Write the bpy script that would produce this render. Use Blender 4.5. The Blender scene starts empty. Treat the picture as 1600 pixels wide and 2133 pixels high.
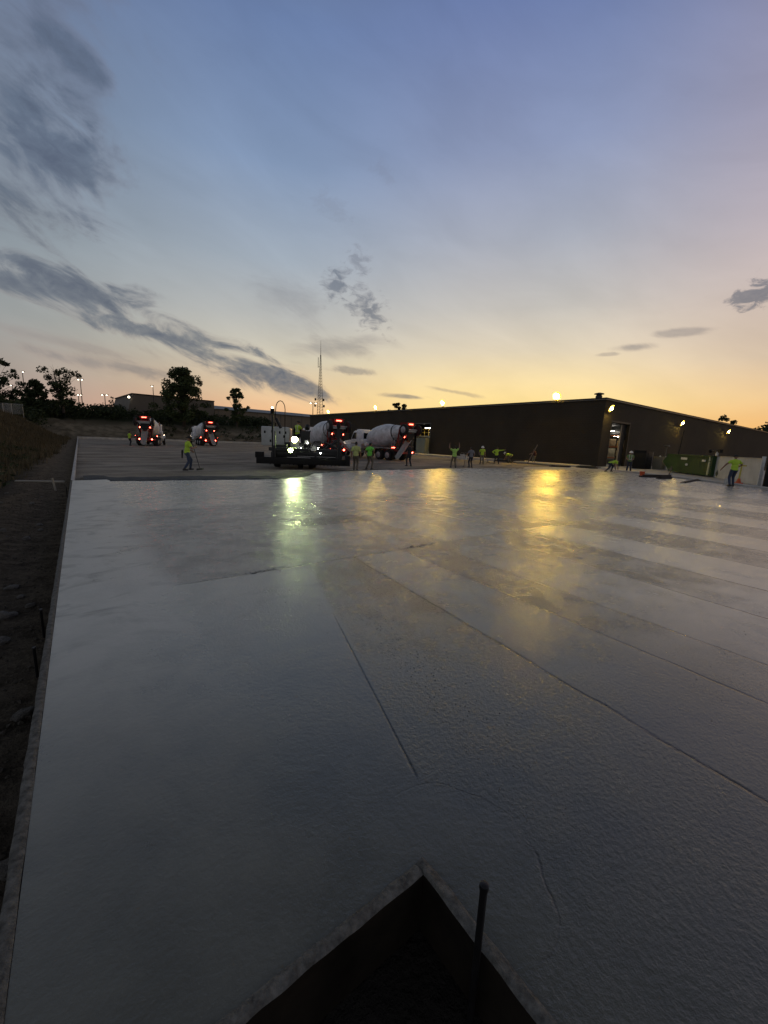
import bpy, bmesh, math, random
from mathutils import Vector, Matrix, Euler, noise as mnoise
rnd = random.Random(7)
R = math.radians
scene = bpy.context.scene
COL = scene.collection

# ------------------------------------------------------------------ camera model
F = 830.0; CX = 800.0; CY = 1066.5; CAMH = 1.75
TILT = math.atan(.042)
PITCH = math.atan((CY - 919) * math.cos(TILT) / F)
ct, st, cp, sp = math.cos(TILT), math.sin(TILT), math.cos(PITCH), math.sin(PITCH)
CR = Vector((ct, st*sp, st*cp)); CU = Vector((-st, ct*sp, ct*cp)); CD = Vector((0, cp, -sp))
EYE = Vector((0, 0, CAMH))
def ray(x, y): return CR*((x-CX)/F) + CU*((CY-y)/F) + CD
def G(x, y, z=0.0):                       # point of the ground plane seen at a pixel of the survey photo
    r = ray(x, y); k = (z-CAMH)/r.z
    return Vector((r.x*k, r.y*k, z))
def V(x, y, Y):                           # point at distance Y
    r = ray(x, y); return EYE + r*(Y/r.y)
def onplane(x, y, p0, n):
    r = ray(x, y); k = (Vector(p0)-EYE).dot(n)/r.dot(n); return EYE + r*k
cam = bpy.data.cameras.new("Camera"); camo = bpy.data.objects.new("Camera", cam); COL.objects.link(camo)
m = Matrix((CR, CU, -CD)).transposed().to_4x4(); m.translation = EYE
camo.matrix_world = m
cam.sensor_fit = 'HORIZONTAL'; cam.sensor_width = 36; cam.lens = 36*F/1600; cam.clip_end = 20000; cam.clip_start = .05
scene.camera = camo

# site frame: w runs across the slab (to the right), s along its left edge (away)
SA = R(37.3); SO = Vector((-.244, -.185, 0))
UV_ = Vector((math.cos(SA), math.sin(SA), 0)); US = Vector((-math.sin(SA), math.cos(SA), 0))
def S(w, s, z=0.0): return SO + UV_*w + US*s + Vector((0, 0, z))
def ws(p): d = Vector((p[0], p[1], 0))-SO; return d.dot(UV_), d.dot(US)

# ------------------------------------------------------------------ materials
MATS = {}
def lin(c):
    return tuple(((v/255)/12.92 if v/255 <= .04045 else ((v/255+.055)/1.055)**2.4) for v in c)
class NT:
    def __init__(s, tree): s.t = tree
    def n(s, typ, **kw):
        nd = s.t.nodes.new(typ)
        for k, v in kw.items(): setattr(nd, k, v)
        return nd
    def l(s, a, b): s.t.links.new(a, b)
    def put(s, sock, v):
        if isinstance(v, bpy.types.NodeSocket): s.t.links.new(v, sock)
        else: sock.default_value = v
    def m(s, op, a, b=None, c=None, clamp=False):
        nd = s.t.nodes.new('ShaderNodeMath'); nd.operation = op; nd.use_clamp = clamp
        s.put(nd.inputs[0], a)
        if b is not None: s.put(nd.inputs[1], b)
        if c is not None: s.put(nd.inputs[2], c)
        return nd.outputs[0]
    def mr(s, v, a, b, c=0., d=1., typ='LINEAR'):
        nd = s.t.nodes.new('ShaderNodeMapRange'); nd.interpolation_type = typ
        s.put(nd.inputs[0], v); nd.inputs[1].default_value = a; nd.inputs[2].default_value = b
        nd.inputs[3].default_value = c; nd.inputs[4].default_value = d
        return nd.outputs[0]
    def mix(s, f, a, b):
        nd = s.t.nodes.new('ShaderNodeMix'); nd.data_type = 'RGBA'
        s.put(nd.inputs[0], f); s.put(nd.inputs[6], a if isinstance(a, bpy.types.NodeSocket) else tuple(a)[:3]+(1,)); s.put(nd.inputs[7], b if isinstance(b, bpy.types.NodeSocket) else tuple(b)[:3]+(1,))
        return nd.outputs[2]
    def noise(s, vec, scale, detail=4, rough=.55, dist=0.):
        nd = s.t.nodes.new('ShaderNodeTexNoise'); s.put(nd.inputs['Vector'], vec)
        nd.inputs['Scale'].default_value = scale; nd.inputs['Detail'].default_value = detail
        nd.inputs['Roughness'].default_value = rough; nd.inputs['Distortion'].default_value = dist
        return nd.outputs[0]
def newmat(name):
    mt = bpy.data.materials.new(name); mt.use_nodes = True
    t = NT(mt.node_tree); b = mt.node_tree.nodes['Principled BSDF']
    return mt, t, b
def pm(name, rgb, rough=.6, metal=0., var=.18, scale=6., bump=.0, spec=.5, bscale=None):
    if name in MATS: return MATS[name]
    mt, t, b = newmat(name)
    tc = t.n('ShaderNodeTexCoord').outputs['Object']
    nz = t.noise(tc, scale, 5, .6)
    f = t.mr(nz, .3, .7)
    lo = tuple(c*(1-var) for c in rgb); hi = tuple(min(1, c*(1+var*.6)) for c in rgb)
    t.l(t.mix(f, lo, hi), b.inputs['Base Color'])
    t.l(t.mr(nz, .3, .7, max(.04, rough-.1), min(1, rough+.1)), b.inputs['Roughness'])
    b.inputs['Metallic'].default_value = metal
    b.inputs['Specular IOR Level'].default_value = spec
    if bump:
        bp = t.n('ShaderNodeBump'); bp.inputs['Strength'].default_value = 1; bp.inputs['Distance'].default_value = bump
        t.l(t.noise(tc, bscale or scale*5, 3), bp.inputs['Height']); t.l(bp.outputs[0], b.inputs['Normal'])
    MATS[name] = mt; return mt
def glow(name, rgb, strength):
    if name in MATS: return MATS[name]
    mt, t, b = newmat(name)
    b.inputs['Base Color'].default_value = tuple(rgb)+(1,)
    b.inputs['Emission Color'].default_value = tuple(rgb)+(1,); b.inputs['Emission Strength'].default_value = strength
    MATS[name] = mt; return mt

# ------------------------------------------------------------------ mesh helpers
class MB:
    def __init__(s): s.b = bmesh.new()
    def _xf(s, geo, M):
        bmesh.ops.transform(s.b, matrix=M, verts=geo)
    def box(s, c, size, rot=(0, 0, 0), bevel=0.):
        g = bmesh.ops.create_cube(s.b, size=1)['verts']
        s._xf(g, Matrix.Translation(c) @ Euler(rot).to_matrix().to_4x4() @ Matrix.Diagonal((*size, 1)))
        if bevel:
            es = list({e for v in g for e in v.link_edges})
            bmesh.ops.bevel(s.b, geom=es, offset=bevel, segments=2, affect='EDGES', profile=.6)
        return s
    def bb(s, a, b, bevel=0.):
        return s.box([(a[i]+b[i])/2 for i in range(3)], [abs(b[i]-a[i]) for i in range(3)], bevel=bevel)
    def cyl(s, p0, p1, r0, r1=None, seg=14, caps=True):
        p0, p1 = Vector(p0), Vector(p1); d = p1-p0; r1 = r0 if r1 is None else r1
        q = Vector((0, 0, 1)).rotation_difference(d.normalized()) if d.length > 1e-9 else None
        M = Matrix.Translation((p0+p1)/2) @ q.to_matrix().to_4x4()
        bmesh.ops.create_cone(s.b, cap_ends=caps, cap_tris=False, segments=seg, radius1=r0, radius2=r1, depth=d.length, matrix=M)
        return s
    def ball(s, c, r, scale=(1, 1, 1), rot=None, sub=2):
        M = Matrix.Translation(c) @ (rot.to_4x4() if rot else Matrix()) @ Matrix.Diagonal((*scale, 1))
        bmesh.ops.create_icosphere(s.b, subdivisions=sub, radius=r, matrix=M); return s
    def cap(s, p0, p1, r0, r1, seg=10):
        s.cyl(p0, p1, r0, r1, seg); s.ball(p0, r0*1.0, sub=2); s.ball(p1, r1*1.0, sub=2); return s
    def tube(s, pts, r, seg=8):
        for a, b in zip(pts, pts[1:]): s.cyl(a, b, r, r, seg)
        for a in pts[1:-1]: s.ball(a, r, sub=1)
        return s
    def lathe(s, prof, p0, p1, seg=32):       # prof: (t along axis 0..1, radius)
        p0, p1 = Vector(p0), Vector(p1); d = (p1-p0)
        q = Vector((0, 0, 1)).rotation_difference(d.normalized()).to_matrix()
        rings = []
        for t, r in prof:
            c = p0+d*t
            rings.append([s.b.verts.new(c+q @ Vector((r*math.cos(2*math.pi*k/seg), r*math.sin(2*math.pi*k/seg), 0))) for k in range(seg)])
        for a, b in zip(rings, rings[1:]):
            for k in range(seg): s.b.faces.new((a[k], a[(k+1) % seg], b[(k+1) % seg], b[k]))
        s.b.faces.new(rings[0][::-1]); s.b.faces.new(rings[-1]); return s
    def prism(s, poly, x0, x1, axis='x', bevel=0.):  # poly in the other two axes
        def mk(p, x):
            return {'x': (x, p[0], p[1]), 'y': (p[0], x, p[1]), 'z': (p[0], p[1], x)}[axis]
        a = [s.b.verts.new(mk(p, x0)) for p in poly]; b = [s.b.verts.new(mk(p, x1)) for p in poly]
        n = len(poly); fs = [s.b.faces.new(a[::-1]), s.b.faces.new(b)]
        for k in range(n): fs.append(s.b.faces.new((a[k], a[(k+1) % n], b[(k+1) % n], b[k])))
        if bevel:
            es = list({e for f in fs for e in f.edges})
            bmesh.ops.bevel(s.b, geom=es, offset=bevel, segments=2, affect='EDGES', profile=.6)
        return s
    def quad(s, *p):
        s.b.faces.new([s.b.verts.new(q) for q in p]); return s
    def mesh(s, name, mats, smooth=False):
        bmesh.ops.recalc_face_normals(s.b, faces=s.b.faces)
        me = bpy.data.meshes.new(name); s.b.to_mesh(me); s.b.free()
        for mt in (mats if isinstance(mats, (list, tuple)) else [mats]): me.materials.append(mt)
        if smooth == 'auto':
            me.shade_smooth()
            me.set_sharp_from_angle(angle=R(38))
        elif smooth: me.shade_smooth()
        return me
    def build(s, name, mats, parent=None, smooth='auto', loc=None, rotz=0, label=None):
        o = bpy.data.objects.new(name, s.mesh(name, mats, smooth)); COL.objects.link(o)
        if parent: o.parent = parent
        if loc is not None: o.location = loc
        o.rotation_euler.z = rotz
        if label: o['label'] = label
        return o
def tag(o, label=None, cat=None, group=None, kind=None):
    if label: o['label'] = label
    if cat: o['category'] = cat
    if group: o['group'] = group
    if kind: o['kind'] = kind
    return o
def thing(name, label, cat, loc=(0, 0, 0), rotz=0, group=None):
    o = bpy.data.objects.new(name, None); COL.objects.link(o); o.empty_display_size = .2
    o.location = loc; o.rotation_euler.z = rotz
    return tag(o, label, cat, group)
def struct(o): o['kind'] = 'structure'; return o
def copy_tree(o, parent=None):
    c = o.copy(); COL.objects.link(c); c.parent = parent
    for ch in list(o.children): copy_tree(ch, c)
    return c

# ------------------------------------------------------------------ world: dusk sky
def azel(x, y):
    r = ray(x, y).normalized(); return math.atan2(r.x, r.y), math.asin(r.z)
wd = bpy.data.worlds.new("World"); scene.world = wd; wd.use_nodes = True
t = NT(wd.node_tree); wd.node_tree.nodes.clear()
dirv = t.n('ShaderNodeTexCoord').outputs['Generated']
nrm = t.n('ShaderNodeVectorMath', operation='NORMALIZE'); t.l(dirv, nrm.inputs[0]); dv = nrm.outputs[0]
sx = t.n('ShaderNodeSeparateXYZ'); t.l(dv, sx.inputs[0])
az = t.m('ARCTAN2', sx.outputs[0], sx.outputs[1]); el = t.m('ARCSINE', sx.outputs[2])
eld = t.m('MULTIPLY', el, 1/R(60), clamp=True)
def ramp(stops):
    nd = t.n('ShaderNodeValToRGB'); t.l(eld, nd.inputs[0]); cr = nd.color_ramp; cr.interpolation = 'CARDINAL' if False else 'LINEAR'
    while len(cr.elements) > 1: cr.elements.remove(cr.elements[-1])
    for k, (e, c) in enumerate(stops):
        p = e/60
        if k == 0: cr.elements[0].position = p; q = cr.elements[0]
        else: q = cr.elements.new(p)
        q.color = lin(c)+(1,)
    return nd.outputs[0]
ZEN = [(52, (76, 84, 102)), (60, (62, 66, 74))]
SKY_L = ramp([(0, (184, 152, 138)), (3, (176, 154, 144)), (6, (166, 156, 148)), (11, (150, 154, 154)), (18, (140, 151, 160)), (28, (120, 136, 156)), (38, (104, 121, 152))]+ZEN)
SKY_ML = ramp([(0, (238, 168, 126)), (3, (242, 186, 142)), (6, (226, 196, 160)), (10, (206, 198, 178)), (15, (186, 187, 184)), (21, (160, 171, 183)), (30, (130, 150, 181)), (40, (106, 127, 168))]+ZEN)
SKY_C = ramp([(0, (248, 176, 104)), (2.5, (253, 198, 118)), (5, (255, 224, 150)), (8, (248, 224, 172)), (12, (223, 210, 186)), (17, (196, 192, 186)), (24, (168, 173, 186)), (32, (140, 152, 184)), (42, (107, 124, 169))]+ZEN)
SKY_R = ramp([(0, (244, 172, 98)), (3, (248, 186, 116)), (6, (234, 196, 148)), (10, (216, 194, 172)), (15, (206, 188, 178)), (22, (186, 175, 182)), (30, (160, 156, 178)), (42, (126, 131, 166))]+ZEN)
SKY_B = ramp([(0, (150, 148, 152)), (10, (164, 162, 166)), (30, (150, 152, 158)), (60, (84, 87, 94))])
aabs = t.m('ABSOLUTE', t.m('SUBTRACT', az, R(8)))
c1 = t.mix(t.mr(az, R(-46), R(-14), typ='SMOOTHSTEP'), SKY_L, SKY_ML)
c1 = t.mix(t.mr(az, R(-16), R(14), typ='SMOOTHSTEP'), c1, SKY_C)
c1 = t.mix(t.mr(az, R(20), R(46), typ='SMOOTHSTEP'), c1, SKY_R)
sky = t.mix(t.mr(aabs, R(60), R(125), typ='SMOOTHSTEP'), c1, SKY_B)
# after-glow where the sun went down
ga = t.m('MULTIPLY', t.m('SUBTRACT', az, R(14)), 1/R(24)); ge = t.m('MULTIPLY', t.m('SUBTRACT', el, R(3)), 1/R(6))
gl = t.m('POWER', 2.718, t.m('MULTIPLY', t.m('MULTIPLY_ADD', ga, ga, t.m('MULTIPLY', ge, ge)), -1.))
sky = t.mix(t.m('MULTIPLY', gl, .55), sky, lin((255, 226, 152)))
# clouds: flattened noise banks, each around its own direction
cv = t.n('ShaderNodeCombineXYZ'); ca_, sa_ = math.cos(R(-17)), math.sin(R(-17))
al = t.m('MULTIPLY_ADD', az, ca_, t.m('MULTIPLY', el, sa_)); ac = t.m('MULTIPLY_ADD', az, -sa_, t.m('MULTIPLY', el, ca_))
t.l(t.m('MULTIPLY', al, 5.5), cv.inputs[0]); t.l(t.m('MULTIPLY', ac, 15.), cv.inputs[1])
n1 = t.noise(cv.outputs[0], 1.25, 7, .60, .7)
cv3 = t.n('ShaderNodeCombineXYZ'); t.l(t.m('MULTIPLY', al, 6.), cv3.inputs[0]); t.l(t.m('MULTIPLY', ac, 9.5), cv3.inputs[1])
n3 = t.noise(cv3.outputs[0], 1.5, 6, .56, .4)
cv2 = t.n('ShaderNodeCombineXYZ'); t.l(t.m('MULTIPLY', az, 14.), cv2.inputs[0]); t.l(t.m('MULTIPLY', el, 26.), cv2.inputs[1])
n2 = t.noise(cv2.outputs[0], 2.6, 6, .62, .6)
def cloud(x, y, x2, y2, half, k, nz, soft=.55, kn=1.0):
    a0, e0 = azel(x, y); a1, e1 = azel(x2, y2); an = math.atan2(e1-e0, a1-a0); L = math.hypot(a1-a0, e1-e0)
    hh = half/F
    da = t.m('SUBTRACT', az, a0); de = t.m('SUBTRACT', el, e0)
    p = t.m('MULTIPLY', t.m('MULTIPLY_ADD', da, math.cos(an), t.m('MULTIPLY', de, math.sin(an))), 1/L)
    q = t.m('MULTIPLY', t.m('MULTIPLY_ADD', da, -math.sin(an), t.m('MULTIPLY', de, math.cos(an))), 1/hh)
    d = t.m('SQRT', t.m('MULTIPLY_ADD', p, p, t.m('MULTIPLY', q, q)))
    v = t.m('SUBTRACT', 1.0, d)
    v = t.m('ADD', v, t.m('MULTIPLY', t.m('SUBTRACT', nz, .5), 2.6*kn))
    return t.m('MULTIPLY', t.mr(v, .0, soft, typ='SMOOTHSTEP'), k)
CL = [cloud(470, 748, 735, 834, 40, .95, n1, 1.0, 1.15), cloud(600, 795, 725, 834, 24, .85, n1, .8, 1.1), cloud(330, 700, 560, 752, 18, .8, n1, .9, 1.2),
      cloud(190, 612, 400, 660, 26, .95, n1, .9, 1.15), cloud(30, 540, 250, 612, 20, .9, n1, .9, 1.2), cloud(20, 590, 200, 636, 24, .85, n1, .9, 1.2),
      cloud(60, 300, 205, 375, 75, .85, n3, .9, 1.0), cloud(165, 345, 300, 400, 42, .8, n3, .8, 1.1),
      cloud(100, 60, 300, 130, 85, .75, n3, 1.1, 1.0), cloud(10, 200, 160, 260, 70, .7, n3, 1.1, 1.1), cloud(20, 410, 230, 480, 46, .6, n1, 1.0, 1.2), cloud(-20, 100, 160, 200, 80, .55, n3, 1.1), cloud(170, 130, 300, 170, 30, .5, n3, 1.0),
      cloud(700, 592, 732, 558, 32, .78, n2, 1.1, 1.3), cloud(765, 645, 808, 698, 34, .80, n2, 1.1, 1.3), cloud(745, 545, 772, 555, 26, .5, n2, .9, 1.4),
      cloud(1578, 615, 1650, 590, 22, .85, n2, .8, 1.4), cloud(1420, 692, 1510, 682, 8, .5, n1, .7, .8), cloud(1325, 723, 1385, 719, 9, .6, n1, .7, .8), cloud(1270, 738, 1300, 736, 4, .45, n1, .7),
      cloud(250, 765, 430, 795, 16, .6, n1, .8), cloud(160, 720, 330, 760, 10, .35, n1, .8), cloud(730, 772, 805, 780, 10, .6, n1, .7), cloud(845, 826, 905, 830, 6, .7, n1, .7),
      cloud(600, 620, 720, 650, 46, .32, n1, 1.0), cloud(700, 725, 850, 715, 22, .5, n1, .9), cloud(20, 440, 190, 500, 40, .6, n1, 1.0, 1.1),
      cloud(690, 430, 740, 455, 20, .2, n2, .9), cloud(800, 360, 830, 380, 18, .16, n2, .9), cloud(940, 815, 1000, 826, 5, .5, n1, .7)]
msum = None
for c in CL:
    inv = t.m('SUBTRACT', 1.0, c)
    msum = inv if msum is None else t.m('MULTIPLY', msum, inv)
mask = t.m('SUBTRACT', 1.0, msum, clamp=True)
ccol = t.mix(t.mr(el, R(3), R(26)), lin((102, 107, 115)), lin((86, 97, 117)))
ccol = t.mix(t.mr(n2, .35, .7, 0, .22), ccol, sky)
ccol = t.mix(t.m('MULTIPLY', t.mr(mask, .75, .25), t.mr(el, R(16), R(2), .15, .6)), ccol, t.mix(.5, sky, lin((235, 190, 160))))
sky = t.mix(mask, sky, ccol)
# soft overall mottling of the high haze
mot = t.mr(t.noise(cv.outputs[0], .6, 5, .55, .4), .3, .7, .93, 1.07)
bg = t.n('ShaderNodeBackground'); t.l(sky, bg.inputs[0]); t.l(mot, bg.inputs[1])
# physical twilight sky (sun just under the horizon) added at low strength
nish = t.n('ShaderNodeTexSky', sky_type='NISHITA'); nish.sun_disc = False; nish.sun_elevation = R(.5); nish.sun_rotation = R(20)
bg2 = t.n('ShaderNodeBackground'); t.l(nish.outputs[0], bg2.inputs[0]); bg2.inputs[1].default_value = .004
add = t.n('ShaderNodeAddShader'); t.l(bg.outputs[0], add.inputs[0]); t.l(bg2.outputs[0], add.inputs[1])
wo = t.n('ShaderNodeOutputWorld'); t.l(add.outputs[0], wo.inputs[0])
sun = bpy.data.lights.new("Sun", 'SUN'); sun.energy = .05; sun.angle = R(10); sun.color = (1, .7, .45)
so = bpy.data.objects.new("Sun", sun); COL.objects.link(so)
sd = Vector((math.sin(R(20))*math.cos(R(1)), math.cos(R(20))*math.cos(R(1)), math.sin(R(1))))
so.rotation_euler = sd.to_track_quat('Z', 'Y').to_euler(); so.location = (0, 0, 60)

# ------------------------------------------------------------------ materials list
M_hivis = pm('hi_vis_yellow', (.40, .60, .045), .8, var=.15, scale=9, bump=.006, bscale=14)
M_hivisg = pm('hi_vis_green', (.16, .62, .07), .8, var=.15, scale=9, bump=.006, bscale=14)
M_pale = pm('faded_lime_cloth', (.42, .47, .17), .85, var=.15, scale=9, bump=.006, bscale=14)
M_grey_shirt = pm('grey_cloth', (.16, .16, .18), .9, var=.2, scale=9, bump=.006, bscale=14)
M_dark_cloth = pm('dark_cloth', (.02, .02, .024), .9, var=.3, scale=9, bump=.006, bscale=14)
M_maroon = pm('maroon_cloth', (.06, .015, .012), .9, var=.3, scale=9)
M_jeans = pm('denim', (.035, .05, .09), .9, var=.3, scale=12, bump=.005, bscale=14)
M_khaki = pm('khaki_cloth', (.13, .11, .08), .9, var=.25, scale=12, bump=.005, bscale=14)
M_navy = pm('navy_cloth', (.016, .02, .035), .9, var=.3, scale=12, bump=.005, bscale=14)
M_boot = pm('rubber_boot', (.015, .014, .013), .6)
M_skin = pm('skin', (.22, .12, .075), .55, var=.12)
M_eye = pm('eye_dark', (.02, .015, .012), .4)
M_hair = pm('dark_hair', (.012, .01, .009), .7, var=.4, scale=30)
M_whitehat = pm('white_helmet', (.7, .7, .68), .35, var=.05)
M_darkhat = pm('dark_hat_felt', (.02, .02, .02), .9)
M_white = pm('truck_white', (.66, .67, .70), .35, var=.2, scale=3.5)
M_drum = pm('drum_white', (.56, .57, .60), .45, var=.4, scale=2.2, bump=.004, bscale=9)
M_red = pm('truck_red', (.20, .022, .018), .5, var=.3, scale=3)
M_darkmetal = pm('dark_steel', (.016, .017, .018), .55, .2, var=.35, scale=5)
M_black = pm('black_paint', (.008, .008, .008), .6, var=.3, spec=.2)
M_rubber = pm('tyre_rubber', (.012, .012, .012), .85, var=.35, scale=8, bump=.01, bscale=25)
M_rim = pm('wheel_steel', (.34, .34, .36), .45, .5, var=.25)
M_glass = pm('dark_glass', (.012, .016, .018), .08, var=.1)
M_grey = pm('grey_steel', (.30, .30, .29), .5, .2, var=.25, scale=4)
M_rust = pm('rusty_pipe', (.16, .075, .04), .7, var=.4, scale=9)
M_navypaint = pm('navy_lettering', (.02, .03, .07), .5)
M_wood = pm('form_timber', (.17, .13, .09), .85, var=.4, scale=5, bump=.006, bscale=22)
M_oldwood = pm('mortar_smeared_timber', (.115, .113, .104), .85, var=.6, scale=30, bump=.012, bscale=45, spec=.2)
M_shade_timber = pm('shade_dark_timber', (.016, .013, .010), .95, var=.9, scale=2.6, spec=.1)  # shade of the notch put into the board faces as near-black colour
M_steelpin = pm('stake_steel', (.018, .018, .02), .45, .4, var=.3, scale=20)
M_shed = pm('shed_cladding', (.105, .092, .075), .8, var=.2, scale=.2)
M_shedroof = pm('shed_roof_metal', (.12, .125, .13), .6, .2, var=.2, scale=.2)
M_trim = pm('trim_metal', (.10, .095, .085), .5, .4, var=.2)
M_conc = pm('old_concrete', (.38, .37, .35), .85, var=.3, scale=1.2, bump=.006)
M_green = pm('dumpster_green', (.020, .058, .013), .6, var=.35, scale=1.5, bump=.01, bscale=6)
M_panel = pm('white_panel', (.48, .48, .45), .7, var=.22, scale=1.0)
M_plate = pm('white_plate', (.55, .56, .55), .6)
M_orange = pm('orange_plastic', (.55, .09, .02), .6)
M_yellow = pm('yellow_paint', (.6, .4, .03), .5)
M_bucket = pm('white_bucket_plastic', (.5, .5, .48), .5, var=.25)
M_card = pm('cardboard', (.42, .29, .16), .85, var=.25, scale=4)
M_rackorange = pm('rack_orange', (.45, .12, .03), .5)
M_galv = pm('galvanised_steel', (.35, .35, .35), .5, .6, var=.2)
M_bark = pm('bark', (.035, .028, .022), .95, var=.4, scale=3)
M_rock = pm('pale_rock', (.11, .104, .096), .9, var=.4, scale=5, bump=.03, bscale=9)
M_lampw = glow('lamp_white', (1, .88, .66), 7)
M_flood = glow('flood_lens', (1, .60, .07), 1150)
M_floodfar = glow('flood_lens_small', (1, .68, .14), 450)
M_ring = glow('lamp_halo', (1, .64, .12), 1.35)  # yellow glare halo of the lamps, made as a glowing surface
M_halo_green = glow('lamp_halo_green', (.85, 1, .40), 1.6)  # greenish glare halo of the work lights, made as a glowing surface
M_work = glow('work_light', (.80, 1, .38), 280)
M_worksm = glow('work_light_small', (.95, 1, .8), 120)
M_tail = glow('tail_light', (1, .10, .06), 22)
M_tailbar = glow('tail_bar', (1, .10, .06), 12)
M_marker = glow('marker_light', (1, .75, .5), 30)
M_strip = glow('strip_light', (1, .93, .80), 40)

def leafmat(name, a, b):
    mt, tt, bs = newmat(name)
    g = tt.n('ShaderNodeNewGeometry')
    tt.l(tt.mix(tt.m('FRACT', tt.m('MULTIPLY', tt.noise(g.outputs['Position'], .9, 3), 3.0)), a, b), bs.inputs['Base Color'])
    bs.inputs['Roughness'].default_value = .75
    bs.inputs['Specular IOR Level'].default_value = .2
    return mt
M_leaf = leafmat('leaf_green', (.022, .035, .014), (.055, .075, .03))
M_leafd = leafmat('leaf_dark', (.016, .026, .012), (.04, .055, .022))
M_dry = leafmat('dry_grass', (.06, .052, .03), (.12, .10, .055))
M_grass = leafmat('bank_grass', (.04, .034, .02), (.11, .088, .05))

# ------------------------------------------------------------------ ground
def sm(x, a, b):
    x = max(0, min(1, (x-a)/(b-a))); return x*x*(3-2*x)
def ground_z(w, s):
    z = -.30
    n = mnoise.fractal(Vector((w*.25, s*.25, 0)), 1, 2, 4)
    left = sm(-w, 1.3, 11)*4.2*(.12+.88*sm(s, 6, 60))
    far = sm(s, 99, 116)*4.6 + sm(s, 114, 150)*2.2
    far *= 1 - sm(w, 48, 80)*.75
    z += max(left, far)
    z += sm(-w, .4, 3)*(.22*n) + sm(s, 99, 110)*.5*n
    if w < 0: z += .12*sm(-w, .5, 1.2) - .18*sm(-w, 1.6, 2.6)*(1-sm(-w, 2.6, 5))*(1-sm(s, 25, 60))
    if 0 < w < 46 and s < 98: z = -.30
    return z
def geo(a, b, st0, k):
    out = [a]; d = st0
    while out[-1] < b: out.append(out[-1]+d); d *= k
    return out
wl = sorted(set([-x for x in geo(.0, 4.5, .12, 1.02)] + [-4.5-x for x in geo(.4, 40, .5, 1.07)] + [-60, -100, -200, -500, -1500, -4000]
     + geo(.3, 48, 1.6, 1.05) + [60, 80, 110, 150, 220, 400, 800, 1500, 4000]))
sl = sorted(set([-x for x in geo(.3, 30, .5, 1.2)] + [-100, -400, -2000] + geo(0, 18, .14, 1.015) + geo(18.4, 98, .6, 1.03) + geo(99, 160, .9, 1.03) + [180, 220, 300, 500, 1000, 2000, 4000]))
bm = bmesh.new()
gv = [[bm.verts.new((w, s, ground_z(w, s))) for w in wl] for s in sl]
for j in range(len(sl)-1):
    for i in range(len(wl)-1): bm.faces.new((gv[j][i], gv[j][i+1], gv[j+1][i+1], gv[j+1][i]))
me = bpy.data.meshes.new('ground'); bm.to_mesh(me); bm.free(); me.shade_smooth()
mt, tt, bs = newmat('earth')
tc = tt.n('ShaderNodeTexCoord').outputs['Object']; sp_ = tt.n('ShaderNodeSeparateXYZ'); tt.l(tc, sp_.inputs[0])
nA = tt.noise(tc, .5, 6, .6); nB = tt.noise(tc, 5., 6, .65); nC = tt.noise(tc, 28., 5, .7)
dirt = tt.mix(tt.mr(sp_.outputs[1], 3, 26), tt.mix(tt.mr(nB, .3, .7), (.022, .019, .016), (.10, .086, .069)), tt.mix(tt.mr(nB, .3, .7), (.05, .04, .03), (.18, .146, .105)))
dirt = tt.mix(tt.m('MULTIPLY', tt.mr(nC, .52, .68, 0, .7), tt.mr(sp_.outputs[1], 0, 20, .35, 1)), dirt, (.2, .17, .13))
slate = tt.mix(tt.mr(nC, .35, .7), (.02, .02, .022), (.06, .058, .058))
gr = tt.mix(tt.mr(nB, .3, .7), (.028, .024, .013), (.095, .076, .042))
gr = tt.mix(tt.mr(nA, .42, .6, 0, .65), gr, (.085, .072, .042))
wn = tt.m('ADD', sp_.outputs[0], tt.m('MULTIPLY', tt.m('SUBTRACT', nA, .5), 2.2))
gcol = tt.mix(tt.mr(wn, -2.0, -1.2), slate, dirt)
gm = tt.m('MULTIPLY', tt.mr(tt.m('MULTIPLY_ADD', sp_.outputs[1], -.012, wn), -1.8, -2.4), tt.mr(sp_.outputs[1], 10, 19))
gcol = tt.mix(gm, gcol, gr)
bank = tt.mr(sp_.outputs[1], 99, 102)
bankc = tt.mix(tt.mr(nA, .4, .6), (.095, .082, .058), (.19, .165, .12))
gcol = tt.mix(bank, gcol, bankc)
hill = tt.mr(tt.m('ADD', sp_.outputs[1], tt.m('MULTIPLY', nA, 8)), 113, 117)
gcol = tt.mix(hill, gcol, (.022, .026, .014))
pit_shade = tt.m('MULTIPLY', tt.mr(sp_.outputs[1], 3, 1.5), tt.mr(sp_.outputs[0], .0, .2))
gcol = tt.mix(pit_shade, gcol, (.03, .028, .026))  # shade inside the notch put into the floor colour
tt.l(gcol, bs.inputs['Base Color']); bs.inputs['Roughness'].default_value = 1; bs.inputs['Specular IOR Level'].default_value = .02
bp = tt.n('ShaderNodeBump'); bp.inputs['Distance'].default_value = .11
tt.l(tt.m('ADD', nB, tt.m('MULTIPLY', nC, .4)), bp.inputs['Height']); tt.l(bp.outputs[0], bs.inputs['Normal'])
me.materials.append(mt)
g = bpy.data.objects.new('ground', me); COL.objects.link(g); g.location = SO; g.rotation_euler.z = SA; struct(g)

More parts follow.
